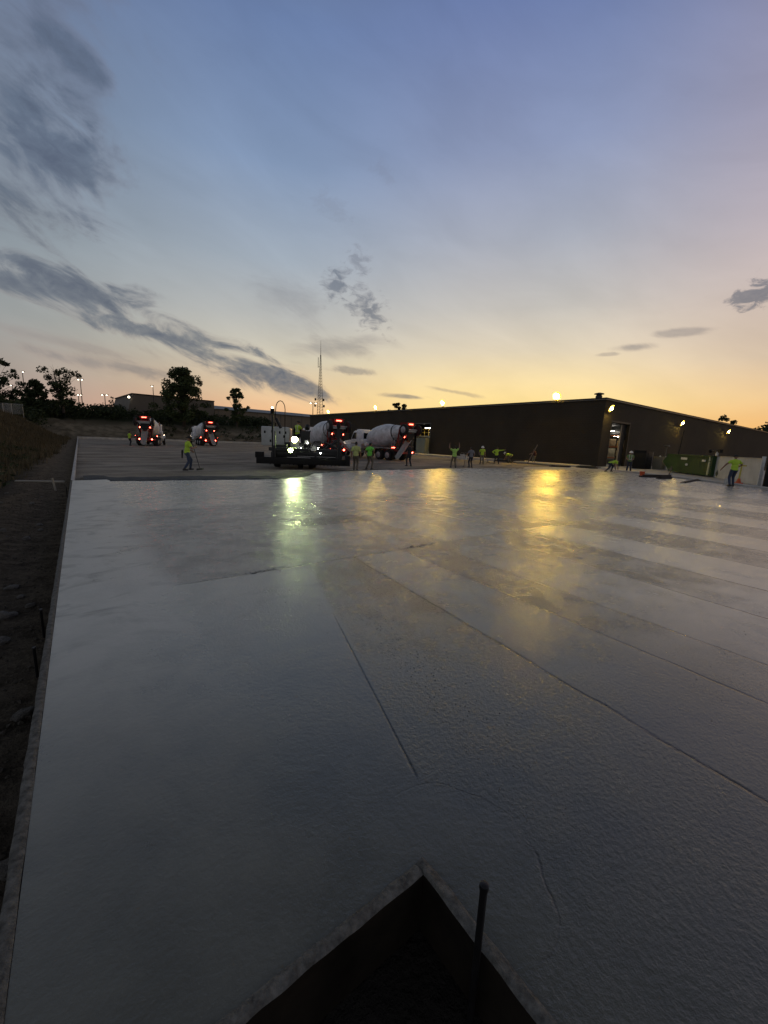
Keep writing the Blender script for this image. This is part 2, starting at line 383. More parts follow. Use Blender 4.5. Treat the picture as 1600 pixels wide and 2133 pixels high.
# bare gravel pad still to be poured
mt, tt, bs = newmat('gravel_pad')
tc = tt.n('ShaderNodeTexCoord').outputs['Object']
mp = tt.n('ShaderNodeMapping'); tt.l(tc, mp.inputs[0]); mp.inputs['Scale'].default_value = (.55, 1.0, 1); mp.inputs['Rotation'].default_value = (0, 0, .3)
nA = tt.noise(mp.outputs[0], .5, 6, .6, .6); nB = tt.noise(tc, 3., 6, .65); nC = tt.noise(tc, 26., 3, .7)
c = tt.mix(tt.mr(nA, .35, .62), (.135, .122, .102), (.31, .282, .24))
c = tt.mix(tt.mr(nC, .5, .7, 0, .5), c, (.40, .36, .29))
c = tt.mix(tt.mr(nB, .55, .72, 0, .45), c, (.10, .09, .075))
tt.l(c, bs.inputs['Base Color']); bs.inputs['Roughness'].default_value = 1; bs.inputs['Specular IOR Level'].default_value = .03
bp = tt.n('ShaderNodeBump'); bp.inputs['Distance'].default_value = .035
tt.l(tt.m('ADD', tt.m('MULTIPLY', nB, 1.5), tt.m('MULTIPLY', nC, .6)), bp.inputs['Height']); tt.l(bp.outputs[0], bs.inputs['Normal'])
b = MB()
ii = [0.02+i*1.15 for i in range(41)]; jj = geo(14, 98, .7, 1.02)
pv = [[b.b.verts.new((w, s, -.17+.035*mnoise.fractal(Vector((w*.3, s*.5, 3)), 1, 2, 3))) for w in ii] for s in jj]
for j in range(len(jj)-1):
    for i in range(len(ii)-1): b.b.faces.new((pv[j][i], pv[j][i+1], pv[j+1][i+1], pv[j+1][i]))
struct(b.build('gravel_pad', mt, smooth=True, loc=SO, rotz=SA))

# ------------------------------------------------------------------ fresh concrete slab
APW, APS = 1.337, .973
mt, tt, bs = newmat('fresh_concrete')
tc = tt.n('ShaderNodeTexCoord').outputs['Object']; sp_ = tt.n('ShaderNodeSeparateXYZ'); tt.l(tc, sp_.inputs[0])
W_, S_ = sp_.outputs[0], sp_.outputs[1]
nW = tt.noise(tc, .55, 4, .6); nM = tt.noise(tc, 2.2, 6, .62, .3)
wob = tt.m('MULTIPLY', tt.m('SUBTRACT', tt.noise(tc, 1.3, 5, .62), .5), .09)
Wn = tt.m('ADD', W_, wob); Sn = tt.m('ADD', S_, wob)
ridge = None
def radd(r):
    global ridge
    ridge = r if ridge is None else tt.m('MAXIMUM', ridge, r)
def bay(v0, strips, window, rs=1.0):
    """piecewise strip value across w; strips: (w0, tilt, value, ridge)"""
    val = None; prev = v0; acc = v0
    for (w0, tl, v, rg) in strips:
        d = tt.m('MULTIPLY_ADD', S_, -tl, tt.m('SUBTRACT', Wn, w0))
        stp = tt.m('MULTIPLY', d, 20., clamp=True)
        acc = tt.m('MULTIPLY_ADD', stp, v-prev, acc); prev = v
        if rg:
            rr = tt.m('MULTIPLY', tt.m('SUBTRACT', 1.0, tt.m('MULTIPLY', tt.m('ABSOLUTE', d), 1/.024), clamp=True), min(1, rg*1.7))
            radd(tt.m('MULTIPLY', rr, window))
    return acc
CUT1, CUT2 = 4.95, 10.1
def lerp_(a, b, f): return tt.m('MULTIPLY_ADD', f, tt.m('SUBTRACT', b, a), a)
# cross boundaries between the float bays
S1 = tt.m('SUBTRACT', tt.m('MULTIPLY_ADD', W_, .012, Sn), CUT1)
S2 = tt.m('SUBTRACT', tt.m('MULTIPLY_ADD', W_, -.03, Sn), CUT2)
f1 = tt.m('MULTIPLY', S1, 25., clamp=True); f2 = tt.m('MULTIPLY', S2, 12., clamp=True)
win1 = tt.m('SUBTRACT', 1.0, f1); win2 = tt.m('MULTIPLY', f1, tt.m('SUBTRACT', 1.0, f2))
winA = tt.m('MULTIPLY', win1, tt.m('MULTIPLY', tt.m('SUBTRACT', S_, 1.3), 30., clamp=True))
b1 = bay(.18, [(1.19, .316, .75, 0), (1.75, .32, 1.0, 0), (2.98, .105, .5, .8), (4.12, .06, 1.0, 1.0), (4.85, .05, .6, .4), (6.15, .1, .95, .5), (7.4, .08, .35, .6), (8.9, .05, .95, .6),
               (10.4, .05, .25, .6), (11.9, .03, .9, .5), (13.6, .03, .3, .5), (15.4, .02, .9, .5), (17.5, 0, .25, .4), (20, 0, .8, .3), (23, 0, .3, 0), (27, 0, .8, 0)], win1)
b2 = bay(.66, [(3.2, .06, .8, 0), (5.7, -.05, .55, .7), (7.4, .0, .8, .6), (9.6, .0, .5, .5), (12, .02, .95, .5), (14.6, .0, .35, .5), (17, 0, .9, .5), (20, 0, .3, .3), (23, 0, .8, .3)], win2)
b3 = bay(.2, [(2.5, 0, .35, 0), (9, .05, .6, .3), (13, 0, .42, .2), (17, 0, .75, .2), (20.5, 0, .4, .2), (25, 0, .7, .2)], f2)
coarse = lerp_(lerp_(b1, b2, f1), b3, f2)
# seam A: a single float mark in the smooth near area
dA = tt.m('MULTIPLY_ADD', S_, -.316, tt.m('SUBTRACT', W_, 1.19))
rA = tt.m('MULTIPLY', tt.m('SUBTRACT', 1.0, tt.m('MULTIPLY', tt.m('ABSOLUTE', dA), 1/.014), clamp=True), tt.m('MULTIPLY', winA, tt.m('MULTIPLY', tt.m('SUBTRACT', 3.4, S_), 2., clamp=True)))
radd(rA)
radd(tt.m('MULTIPLY', tt.m('SUBTRACT', 1.0, tt.m('MULTIPLY', tt.m('ABSOLUTE', S1), 1/.03), clamp=True), tt.m('MULTIPLY', tt.m('MULTIPLY', tt.m('SUBTRACT', W_, 1.0), 4., clamp=True), .7)))
# hand-trowelled disc around the notch corner, ends in a curved lip
dx = tt.m('SUBTRACT', W_, 1.40); dy = tt.m('SUBTRACT', S_, .90)
rad = tt.m('SQRT', tt.m('MULTIPLY_ADD', dx, dx, tt.m('MULTIPLY', dy, dy)))
rad = tt.m('ADD', rad, tt.m('MULTIPLY', tt.m('SUBTRACT', tt.noise(tc, 5., 3), .5), .10))
inside = tt.m('MULTIPLY', tt.m('SUBTRACT', .42, rad), 14., clamp=True)
coarse = tt.m('MULTIPLY', coarse, tt.m('SUBTRACT', 1.0, tt.m('MULTIPLY', inside, .88)))
radd(tt.m('MULTIPLY', tt.m('SUBTRACT', 1.0, tt.m('MULTIPLY', tt.m('ABSOLUTE', tt.m('SUBTRACT', rad, .42)), 1/.008), clamp=True), tt.m('MULTIPLY', tt.mr(tt.noise(tc, 4, 2), .4, .6, .1, .6), tt.m('MULTIPLY', tt.m('SUBTRACT', W_, 1.42), 8., clamp=True))))
# smooth hand-finished margin along the left form
margin = tt.m('MULTIPLY', tt.m('SUBTRACT', tt.m('ADD', 1.25, tt.m('MULTIPLY', tt.m('SUBTRACT', nW, .5), 1.6)), W_), 2.5, clamp=True)
coarse = tt.m('MULTIPLY', coarse, tt.m('SUBTRACT', 1.0, tt.m('MULTIPLY', margin, .85)))
coarse = tt.m('MULTIPLY', tt.m('MULTIPLY', coarse, tt.mr(S_, .8, 4.0, .22, 1.0)), tt.mr(tt.m('MULTIPLY_ADD', nM, .5, tt.m('MULTIPLY', nW, .5)), .38, .60, .6, 1.2), clamp=True)
# textures
mpv = tt.n('ShaderNodeMapping'); tt.l(tc, mpv.inputs[0]); mpv.inputs['Scale'].default_value = (1, .7, 1)
nG = tt.noise(tc, 34., 3, .72)
nP = tt.noise(tc, 36., 3, .74)
pits = tt.mr(nP, .50, .60)
fine = tt.m('SUBTRACT', nG, .5)
hgt = tt.m('MULTIPLY', fine, tt.mr(coarse, 0, 1, .0024, .0120))
hgt = tt.m('SUBTRACT', hgt, tt.m('MULTIPLY', tt.m('MULTIPLY', ridge, tt.mr(nM, .35, .6, .3, 1.2)), .0024))
hgt = tt.m('ADD', hgt, tt.m('MULTIPLY', tt.m('MULTIPLY', tt.m('SUBTRACT', 1.0, coarse, clamp=True), tt.m('SUBTRACT', nM, .5)), .006))
# a patch of parallel float grooves in the middle of the second bay
gbox = tt.m('MULTIPLY', tt.m('MULTIPLY', tt.m('MULTIPLY', tt.m('SUBTRACT', Wn, 3.2), 1.1, clamp=True), tt.m('MULTIPLY', tt.m('SUBTRACT', 5.5, Wn), 20., clamp=True)),
            tt.m('MULTIPLY', tt.m('MULTIPLY', tt.m('SUBTRACT', Sn, 7.05), 12., clamp=True), tt.m('MULTIPLY', tt.m('SUBTRACT', 7.85, Sn), 12., clamp=True)))
groove = tt.m('MULTIPLY', gbox, tt.mr(tt.m('SINE', tt.m('MULTIPLY', Sn, 52.)), -.3, .6))
hgt = tt.m('SUBTRACT', hgt, tt.m('MULTIPLY', groove, .012))
bp = tt.n('ShaderNodeBump'); bp.inputs['Strength'].default_value = 1; bp.inputs['Distance'].default_value = 1.0
tt.l(hgt, bp.inputs['Height']); tt.l(bp.outputs[0], bs.inputs['Normal'])
dim_near = tt.mix(tt.mr(nM, .3, .7), (.072, .074, .064), (.102, .104, .090))  # dark near tone, the dim end of the painted falloff
pale_far = tt.mix(tt.mr(nM, .3, .7), (.25, .25, .228), (.32, .318, .29))     # pale far tone, the bright end of the painted falloff
c = tt.mix(tt.mr(Sn, .7, 4.4, typ='SMOOTHSTEP'), dim_near, pale_far)  # foreground light falloff put into the slab colour along its length
c = tt.mix(tt.m('MULTIPLY', tt.m('MULTIPLY', f1, tt.m('SUBTRACT', 1., margin)), .6), c, (.42, .415, .38))
c = tt.mix(tt.m('MULTIPLY', coarse, .9), c, tt.mix(tt.mr(Sn, .7, 3.4), (.082, .084, .075), (.18, .177, .16)))  # coarse tone carries the same painted falloff
c = tt.mix(tt.m('MULTIPLY', tt.m('MULTIPLY', margin, tt.mr(Sn, 1.8, 5.2, typ='SMOOTHSTEP')), tt.mr(nM, .35, .62, .45, 1.)), c, (.44, .44, .41))
mps = tt.n('ShaderNodeMapping'); tt.l(tc, mps.inputs[0]); mps.inputs['Scale'].default_value = (1.1, 1.9, 1); mps.inputs['Rotation'].default_value = (0, 0, .5)
nS = tt.noise(mps.outputs[0], 1.1, 5, .62, 1.4)
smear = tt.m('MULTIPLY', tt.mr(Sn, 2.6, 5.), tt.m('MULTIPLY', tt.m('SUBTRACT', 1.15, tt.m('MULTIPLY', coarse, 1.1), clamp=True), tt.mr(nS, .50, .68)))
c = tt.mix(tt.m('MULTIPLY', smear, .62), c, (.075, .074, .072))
pale = tt.m('MULTIPLY', tt.m('MULTIPLY', tt.m('SUBTRACT', .55, coarse), 3., clamp=True), tt.mr(Wn, 4., 6.5))
c = tt.mix(tt.m('MULTIPLY', pale, .95), c, (.46, .45, .42))
pc = tt.m('MULTIPLY', tt.m('MULTIPLY', pits, coarse), tt.mr(nM, .38, .62, .35, 1.0))
c = tt.mix(tt.m('MULTIPLY', pc, .7), c, (.028, .027, .025))
c = tt.mix(tt.m('MULTIPLY', tt.mr(nP, .44, .36), tt.m('MULTIPLY', coarse, .5)), c, (.19, .183, .168))
c = tt.mix(tt.mr(nW, .56, .7, 0, .3), c, (.08, .08, .078))
c = tt.mix(tt.m('MULTIPLY', ridge, 1.3, clamp=True), c, (.012, .012, .012))
c = tt.mix(tt.m('MULTIPLY', groove, .9), c, (.02, .02, .02))
tt.l(tt.m('SUBTRACT', .62, tt.m('ADD', tt.m('MULTIPLY', pc, .50), tt.m('MULTIPLY', groove, .3)), clamp=True), bs.inputs['Specular IOR Level'])
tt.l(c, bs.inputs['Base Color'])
tt.l(tt.m('ADD', tt.m('ADD', tt.mr(coarse, 0, 1, .19, .29), tt.m('MULTIPLY', f2, .03)), tt.m('ADD', tt.m('MULTIPLY', margin, .12), tt.mr(nM, .3, .7, -.06, .09))), bs.inputs['Roughness'])
bs.inputs['IOR'].default_value = 1.6; bs.inputs['Specular Tint'].default_value = (1, .985, .84, 1)
M_slab = mt
FR = [(0, 17.1), (1.0, 17.25), (1.05, 16.55), (3.6, 16.35), (5.2, 16.1), (7.2, 15.95), (8.6, 16.9), (9.7, 18.4), (12, 19.3), (14.2, 19.8), (19.5, 20.2), (25, 20.1), (29.4, 19.3), (35.0, 16.8), (36.3, 15.6)]
outline = [(0, APS), (APW, APS), (APW, -9), (30.3, -9), (30.3, 4.4), (32.2, 7.4), (35.6, 12.9), (36.4, 14.5)] + FR[::-1]
b = MB()
b.prism(outline, -.2, 0.0, 'z')
bmesh.ops.triangulate(b.b, faces=[f for f in b.b.faces if len(f.verts) > 4])
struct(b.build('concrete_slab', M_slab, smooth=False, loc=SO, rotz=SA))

# crumbs of stiff mortar left along the seams
b = MB(); rs = random.Random(31)
def crumb(w, s_, r):
    p = Vector((w, s_, r*.25)); q = Euler((rs.uniform(-.5, .5), rs.uniform(-.5, .5), rs.uniform(0, 6))).to_matrix()
    vs_ = [b.b.verts.new(p+q @ Vector((v[0]*r*rs.uniform(.6, 1.5), v[1]*r*rs.uniform(.5, 1.2), v[2]*r*.55))) for v in ((1, 0, 0), (-1, 0, 0), (0, 1, 0), (0, -1, 0), (0, 0, 1), (0, 0, -1))]
    for f in ((0, 2, 4), (2, 1, 4), (1, 3, 4), (3, 0, 4), (2, 0, 5), (1, 2, 5), (3, 1, 5), (0, 3, 5)): b.b.faces.new([vs_[i] for i in f])
for _ in range(30): crumb(rs.gauss(2.1, .13), rs.gauss(4.93, .03), rs.uniform(.006, .018))
for _ in range(36): crumb(rs.gauss(4.75, .18), rs.gauss(4.92, .03), rs.uniform(.008, .024))
for _ in range(300):
    s_ = rs.uniform(.75, 3.2); w = 1.86+.32*(s_-.9)*.8+abs(rs.gauss(0, .22)); crumb(w, s_, rs.uniform(.002, .007))
for _ in range(160): crumb(rs.uniform(1.9, 6.5), rs.uniform(.4, 4.8), rs.uniform(.002, .006))
tag(b.build('mortar_crumbs', pm('mortar', (.17, .17, .16), .4, var=.5, scale=40), smooth=False, loc=SO, rotz=SA), 'crumbs of stiff mortar left on the wet slab along the float marks', 'mortar crumbs', kind='stuff')

# unscreeded wet heap in front of the pour
mt, tt, bs = newmat('wet_concrete_heap')
tc = tt.n('ShaderNodeTexCoord').outputs['Object']; nA = tt.noise(tc, 1.2, 6, .65, .4); nB = tt.noise(tc, 16, 4, .7)
tt.l(tt.mix(tt.mr(nA, .35, .65), (.014, .0142, .015), (.046, .046, .047)), bs.inputs['Base Color']); tt.l(tt.mr(nA, .3, .7, .55, .85), bs.inputs['Roughness']); bs.inputs['Specular IOR Level'].default_value = .25
bp = tt.n('ShaderNodeBump'); bp.inputs['Distance'].default_value = .06; tt.l(tt.m('ADD', nA, tt.m('MULTIPLY', nB, .4)), bp.inputs['Height']); tt.l(bp.outputs[0], bs.inputs['Normal'])
def front_s(w):
    for (a, b_), (c_, d_) in zip(FR, FR[1:]):
        if a <= w <= c_ and c_ > a: return b_+(d_-b_)*(w-a)/(c_-a)
    return FR[-1][1]
b = MB(); NW, NS = 120, 14
hv = []
for i in range(NW+1):
    w = .3+i*(19.7)/NW; f = front_s(w); dep = 3.4*(1-sm(w, 6, 11)*.72)+.5*mnoise.noise(Vector((w*.8, 0, 0))); row = []
    for j in range(NS+1):
        u = j/NS; s_ = f-.12+u*dep
        z = -.2+(.23*(1-u**2.2)+.05*mnoise.fractal(Vector((w*1.3, s_*1.6, 2)), 1, 2, 4))*(1 if j < NS else .2)
        if j == 0: z = -.02
        row.append(b.b.verts.new((w, s_, min(z, .07))))
    hv.append(row)
for i in range(NW):
    for j in range(NS): b.b.faces.new((hv[i][j], hv[i+1][j], hv[i+1][j+1], hv[i][j+1]))
struct(b.build('wet_concrete', mt, smooth=True, loc=SO, rotz=SA))

# ------------------------------------------------------------------ formwork, stake, kerbs
def rough_board(name, p0, p1, up, thick_dir, h, th, mat, n=60, amp=.004):
    b = MB(); p0, p1, up, td = Vector(p0), Vector(p1), Vector(up), Vector(thick_dir)
    rows = []
    for i in range(n+1):
        c = p0.lerp(p1, i/n)
        k = [amp*mnoise.noise(c*9+Vector((7*j, 0, 0))) for j in range(8)]
        rows.append([b.b.verts.new(c-up*h), b.b.verts.new(c-up*(h*.5)+td*k[6]*.5), b.b.verts.new(c-up*(.006+abs(k[0]))+td*k[1]), b.b.verts.new(c+td*(th*.25)+up*k[2]), b.b.verts.new(c+td*(th*.7)+up*(k[3]+.002)),
                     b.b.verts.new(c+td*(th+k[4])-up*(.004+abs(k[5]))), b.b.verts.new(c+td*th-up*h)])
    for a, c in zip(rows, rows[1:]):
        for j in range(7): b.b.faces.new((a[j], a[(j+1) % 7], c[(j+1) % 7], c[j]))
    b.b.faces.new(rows[0]); b.b.faces.new(rows[-1][::-1])
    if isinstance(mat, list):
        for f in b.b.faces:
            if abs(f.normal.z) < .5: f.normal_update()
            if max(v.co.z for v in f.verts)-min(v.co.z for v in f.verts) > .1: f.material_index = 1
    return b.build(name, mat, smooth='auto')
ZU = Vector((0, 0, 1))
tag(rough_board('form_board', S(-1.2, APS-.040, .022), S(APW-.040, APS-.040, .022), ZU, US, .28, .050, [M_oldwood, M_shade_timber], 90, .006), 'mortar smeared form board closing the slab end, left arm of the corner at the camera', 'form board', 'form boards around the notch')
tag(rough_board('form_board', S(APW-.040, -2.0, .022), S(APW-.040, APS+.010, .022), ZU, UV_, .28, .050, [M_oldwood, M_shade_timber], 90, .006), 'form board with bare brown inner face beside the steel stake', 'form board', 'form boards around the notch')
tag(rough_board('edge_form', S(-.05, APS, .008), S(-.05, 17.2, .008), ZU, UV_, .26, .048, M_oldwood, 160, .006), 'long mortar crusted edge form along the left side of the wet slab', 'edge form')
tag(rough_board('edge_form', S(-.05, 17.22, -.01), S(-.05, 97.6, -.01), ZU, UV_, .24, .10, M_conc, 90, .004), 'pale bare edge form beyond the slab beside the unpoured gravel', 'edge form')
# round steel stake in the notch
top = onplane(1010, 1840, S(APW-.07, 0), UV_); 
tw, ts = ws(top); tpz = top.z
b = MB(); b.lathe([(0, .004), (.03, .0125), (.95, .0125), (.975, .016), (.995, .015), (1, .008)], (0, 0, -.36), (0, 0, tpz), 16)
tag(b.build('form_stake', M_steelpin, loc=S(APW-.072, ts), smooth='auto'), 'round black steel stake with a worn bright top standing inside the form corner', 'stake')
def kerb(pts, hgt=.16, wd=.5, base=-.22):
    b = MB(); prev = None
    n = len(pts)
    for i, p in enumerate(pts):
        p = Vector(p); d = (Vector(pts[min(i+1, n-1)])-Vector(pts[max(i-1, 0)])); d.z = 0; d.normalize(); nn = Vector((-d.y, d.x, 0))
        row = [b.b.verts.new(p+nn*o+Vector((0, 0, z))) for o, z in ((-wd/2, base), (-wd/2, hgt-.03), (-wd/2+.03, hgt), (wd/2-.03, hgt), (wd/2, hgt-.03), (wd/2, base))]
        if prev:
            for k in range(5): b.b.faces.new((prev[k], prev[k+1], row[k+1], row[k]))
        prev = row
    return b
struct(kerb([S(-.1, 98.2, -.1), S(20, 98.4, -.1), S(46, 98.6, -.1)], .3, .9).build('kerb', M_conc))
struct(kerb([S(41.3, 88, -.12), S(41.3, 60, -.12), S(41.5, 40, -.12), S(42.0, 30, -.12), S(42.2, 24, -.12), S(41.2, 19.4, -.12), S(38.6, 15.6, -.12), S(36.6, 11.6, -.12), S(33.5, 7.6, -.12), S(31.0, 4.6, -.12), S(30.8, -8, -.12)], .2, .55).build('kerb', M_conc))
# apron between slab and building
b = MB(); ap = [(36.6, 14.8), (36.2, 16.0), (35.1, 17.0), (29.5, 19.6), (33, 21.7), (46.15, 21.35), (75, 21.35), (75, -8), (30.32, -8), (30.32, 4.4), (32.22, 7.4), (35.62, 12.9)]
b.prism(ap, -.07, -.05, 'z'); bmesh.ops.triangulate(b.b, faces=[f for f in b.b.faces if len(f.verts) > 4])
struct(b.build('apron', M_conc, smooth=False, loc=SO, rotz=SA))
b = MB(); b.prism([(41.6, 22), (46.15, 22), (46.15, 88), (41.5, 88)], -.05, .03, 'z')
struct(b.build('pavement', M_conc, smooth=False, loc=SO, rotz=SA))

# ------------------------------------------------------------------ warehouse
WF, SF, HB = 46.2, 21.4, 7.28
# every opening is found on its own wall plane
def on_left(x, y): p = onplane(x, y, S(WF, 0), UV_); return ws(p)[1], p.z
def on_right(x, y): p = onplane(x, y, S(0, SF), US); return ws(p)[0], p.z
dl0, dlz = on_left(862, 883.5); dl1, _ = on_left(897, 884)       # s values (dl0 far, dl1 near)
dr0, _ = on_right(1274, 884); drh = on_right(1290, 881.5)[1]; dr1, _ = on_right(1312, 884)
if dl0 < dl1: dl0, dl1 = dl1, dl0
mt, tt, bs = newmat('brown_wall')
tc = tt.n('ShaderNodeTexCoord').outputs['Object']
sp_ = tt.n('ShaderNodeSeparateXYZ'); tt.l(tc, sp_.inputs[0])
nA = tt.noise(tc, .35, 6, .6); nB = tt.noise(tc, 6., 4, .6)
br = tt.n('ShaderNodeTexBrick'); br.inputs['Scale'].default_value = 1; br.inputs['Brick Width'].default_value = .4; br.inputs['Row Height'].default_value = .2; br.inputs['Mortar Size'].default_value = .012
mp = tt.n('ShaderNodeCombineXYZ'); tt.l(tt.m('ADD', sp_.outputs[0], sp_.outputs[1]), mp.inputs[0]); tt.l(sp_.outputs[2], mp.inputs[1]); tt.l(mp.outputs[0], br.inputs['Vector'])
c = tt.mix(tt.mr(nA, .35, .65), (.036, .030, .022), (.047, .039, .029))
c = tt.mix(tt.m('MULTIPLY', tt.m('SUBTRACT', nB, .4), .5, clamp=True), c, (.04, .033, .025))
c = tt.mix(tt.m('MULTIPLY', br.outputs['Fac'], .5), c, (.045, .04, .032))
tt.l(c, bs.inputs['Base Color']); bs.inputs['Roughness'].default_value = .85; bs.inputs['Specular IOR Level'].default_value = .2
bp = tt.n('ShaderNodeBump'); bp.inputs['Distance'].default_value = .012; bp.invert = True; tt.l(br.outputs['Fac'], bp.inputs['Height']); tt.l(bp.outputs[0], bs.inputs['Normal'])
M_wall = mt
M_inside = pm('interior_lining', (.045, .042, .036), .9)
wh = thing('warehouse', 'long dark brown flat roofed warehouse behind the concrete pour', 'building', SO, SA)
SL, WR = 92.0, 150.0
b = MB()      # left facade (plane w = WF)
b.bb((WF, SF, -.4), (WF+.3, dl1, HB)); b.bb((WF, dl0, -.4), (WF+.3, SL, HB)); b.bb((WF, dl1, dlz), (WF+.3, dl0, HB))
# right facade (plane s = SF)
b.bb((WF+.3, SF, -.4), (dr0, SF+.3, HB)); b.bb((dr1, SF, -.4), (WR, SF+.3, HB)); b.bb((dr0, SF, drh), (dr1, SF+.3, HB))
b.bb((WF+.3, SL-.3, -.4), (WR, SL, HB)); b.bb((WR-.3, SF+.3, -.4), (WR, SL-.3, HB))
b.build('wall', M_wall, wh, False)
b = MB(); b.bb((WF-.12, SF-.12, HB), (WR+.1, SL+.1, HB+.12)); b.build('roof', M_black, wh, False)
b = MB(); b.bb((WF-.16, SF-.16, HB-.13), (WF-.003, SL, HB-.004)); b.bb((WF-.003, SF-.16, HB-.13), (WR, SF-.003, HB-.004))
b.build('roof_trim', M_trim, wh, False)
b = MB(); b.bb((WF+.3, SF+.3, -.06), (WR-.3, SL-.3, -.02)); b.build('floor', M_conc, wh, False)
b = MB(); b.bb((WF+16, SF+34, -.02), (WF+16.2, SL-.3, HB-.1)); b.bb((WF+.3, dl1-5, -.02), (WF+16, dl1-4.8, HB-.1)); b.build('partition', M_inside, wh, False)
# door frames
b = MB(); b.bb((dr0-.16, SF-.04, -.05), (dr0-.003, SF+.34, drh)); b.bb((dr1+.003, SF-.04, -.05), (dr1+.16, SF+.34, drh)); b.bb((dr0-.16, SF-.04, drh+.003), (dr1+.16, SF+.34, drh+.2))
b.build('door_frame', M_darkmetal, wh, False)
b = MB(); b.bb((dr1-1.25, SF+.36, -.02), (dr1, SF+.44, drh-.05)); b.build('door_leaf', M_darkmetal, wh, False)
b = MB(); b.bb((dr1-1.40, SF+.30, -.02), (dr1-1.26, SF+.44, drh-.1)); b.build('door_post', pm('buff_post', (.42, .36, .26), .6), wh, False)
b = MB(); b.bb((WF-.04, dl1-.14, -.02), (WF+.34, dl1-.003, dlz)); b.bb((WF-.04, dl0+.003, -.02), (WF+.34, dl0+.14, dlz)); b.bb((WF-.04, dl1-.14, dlz+.003), (WF+.34, dl0+.14, dlz+.18))
b.build('door_frame', M_trim, wh, False)
# interior strip lights hang in rows under the hall roof
def hang(x, y, z):
    r = ray(x, y); k = (z-CAMH)/r.z; p = EYE+r*k; w_, s_ = ws(p); return w_, s_, z
for (x, y, z) in [(1301, 886.5, 6.2), (1276, 898, 6.2), (1282.5, 909, 6.0), (1289.5, 909.5, 6.2), (1277, 914.5, 5.6), (1271.5, 922, 4.6), (1275.5, 923, 4.4)]:
    w_, s_, z = hang(x, y, z); d = (S(w_, s_)-EYE).length; k = max(.4, d*.0065)
    b = MB(); b.box((w_, s_, z), (k*.8, k*.8, .06)); b.build('strip_light', M_strip, wh, False)
for (w, s_, z) in [(WF+2.5, dl1+1.0, dlz-.4), (WF+3.0, dl1+3.6, dlz-.5), (WF+6, dl1+3.6, dlz-.6), (WF+9, dl1+6, dlz-.7)]:
    b = MB(); b.box((w, s_, z), (.3, 1.4, .10)); b.build('strip_light', M_strip, wh, False)
b = MB(); vp = onplane(1247, 832, S(WF+1.2, 0), UV_); vw, vs = ws(vp)
b.lathe([(0, .34), (.5, .34), (.55, .28), (.7, .28), (.74, .52), (.86, .5), (1, .12)], (vw, vs, HB+.12), (vw, vs, HB+.85), 18); b.build('roof_vent', M_darkmetal, wh)
# things inside the doorways
def rack(name, label, loc, rotz, wdt, hgt, dep, levels, mat=M_rackorange, group=None):
    t_ = thing(name, label, 'rack', loc, rotz, group)
    for x in (-wdt/2, wdt/2):
        b = MB(); b.bb((x-.05, -dep/2, 0), (x+.05, -dep/2+.08, hgt)); b.bb((x-.05, dep/2-.08, 0), (x+.05, dep/2, hgt))
        for k in range(4): b.cyl((x, -dep/2+.04, .2+k*hgt/4.4), (x, dep/2-.04, .2+(k+1)*hgt/4.4), .025)
        b.build('upright', mat, t_)
    for k in range(levels):
        z = .9+k*(hgt-1.0)/max(1, levels-1)
        b = MB(); b.bb((-wdt/2+.05, -dep/2, z-.12), (wdt/2-.05, -dep/2+.06, z)); b.bb((-wdt/2+.05, dep/2-.06, z-.12), (wdt/2-.05, dep/2, z)); b.bb((-wdt/2+.05, -dep/2+.06, z-.03), (wdt/2-.05, dep/2-.06, z))
        b.build('shelf', mat, t_)
    return t_
rp = onplane(1282, 960, S(0, SF+2.9), US); rp.z = -.02; RR = R(-30); Rm = Matrix.Rotation(RR, 3, 'Z'); rw, rs_ = ws(rp)
rack('pallet_rack', 'orange pallet rack with cartons just inside the tall warehouse doorway', rp, RR, 2.6, 3.9, 1.1, 3)
for k, (dx_, z, sz, lab) in enumerate([(-.7, 1.0, (1.0, .9, 1.15), 'pale carton on the lower rack shelf at the left of the doorway'), (.45, 1.0, (1.1, .9, .9), 'brown carton in the middle of the lower rack shelf inside the doorway'), (-.7, 2.45, (.9, .8, .95), 'tan carton on the middle rack shelf inside the doorway'), (.5, 2.45, (1.2, .8, .8), 'wide brown carton on the middle rack shelf inside the doorway')]):
    b = MB(); b.box((0, 0, sz[2]/2), sz, bevel=.015); b.box((0, -sz[1]/2-.002, sz[2]*.8), (sz[0]*.9, .003, .07))
    tag(b.build('carton', pm('pale_carton', (.55, .48, .33), .85) if k == 0 else M_card, loc=rp+Rm @ Vector((dx_, -.1, z-.08)), rotz=RR), lab, 'carton')
b = MB(); b.box((rw-1.0, rs_-1.2, 5.9), (1.6, .5, .08)); b.build('strip_light', M_strip, wh, False)  # extra lamp added to brighten the rack and its cartons
b = MB(); b.lathe([(0, .30), (.03, .34), (.9, .36), (.93, .4), (1, .39)], (0, 0, 0), (0, 0, 1.15), 20)
dp = onplane(1284, 972, S(0, SF+1.4), US); dw, _ = ws(dp)
tag(b.build('waste_drum', M_black, loc=S(dw, SF+1.4, -.02)), 'black drum standing in the warehouse doorway below the orange rack', 'drum')
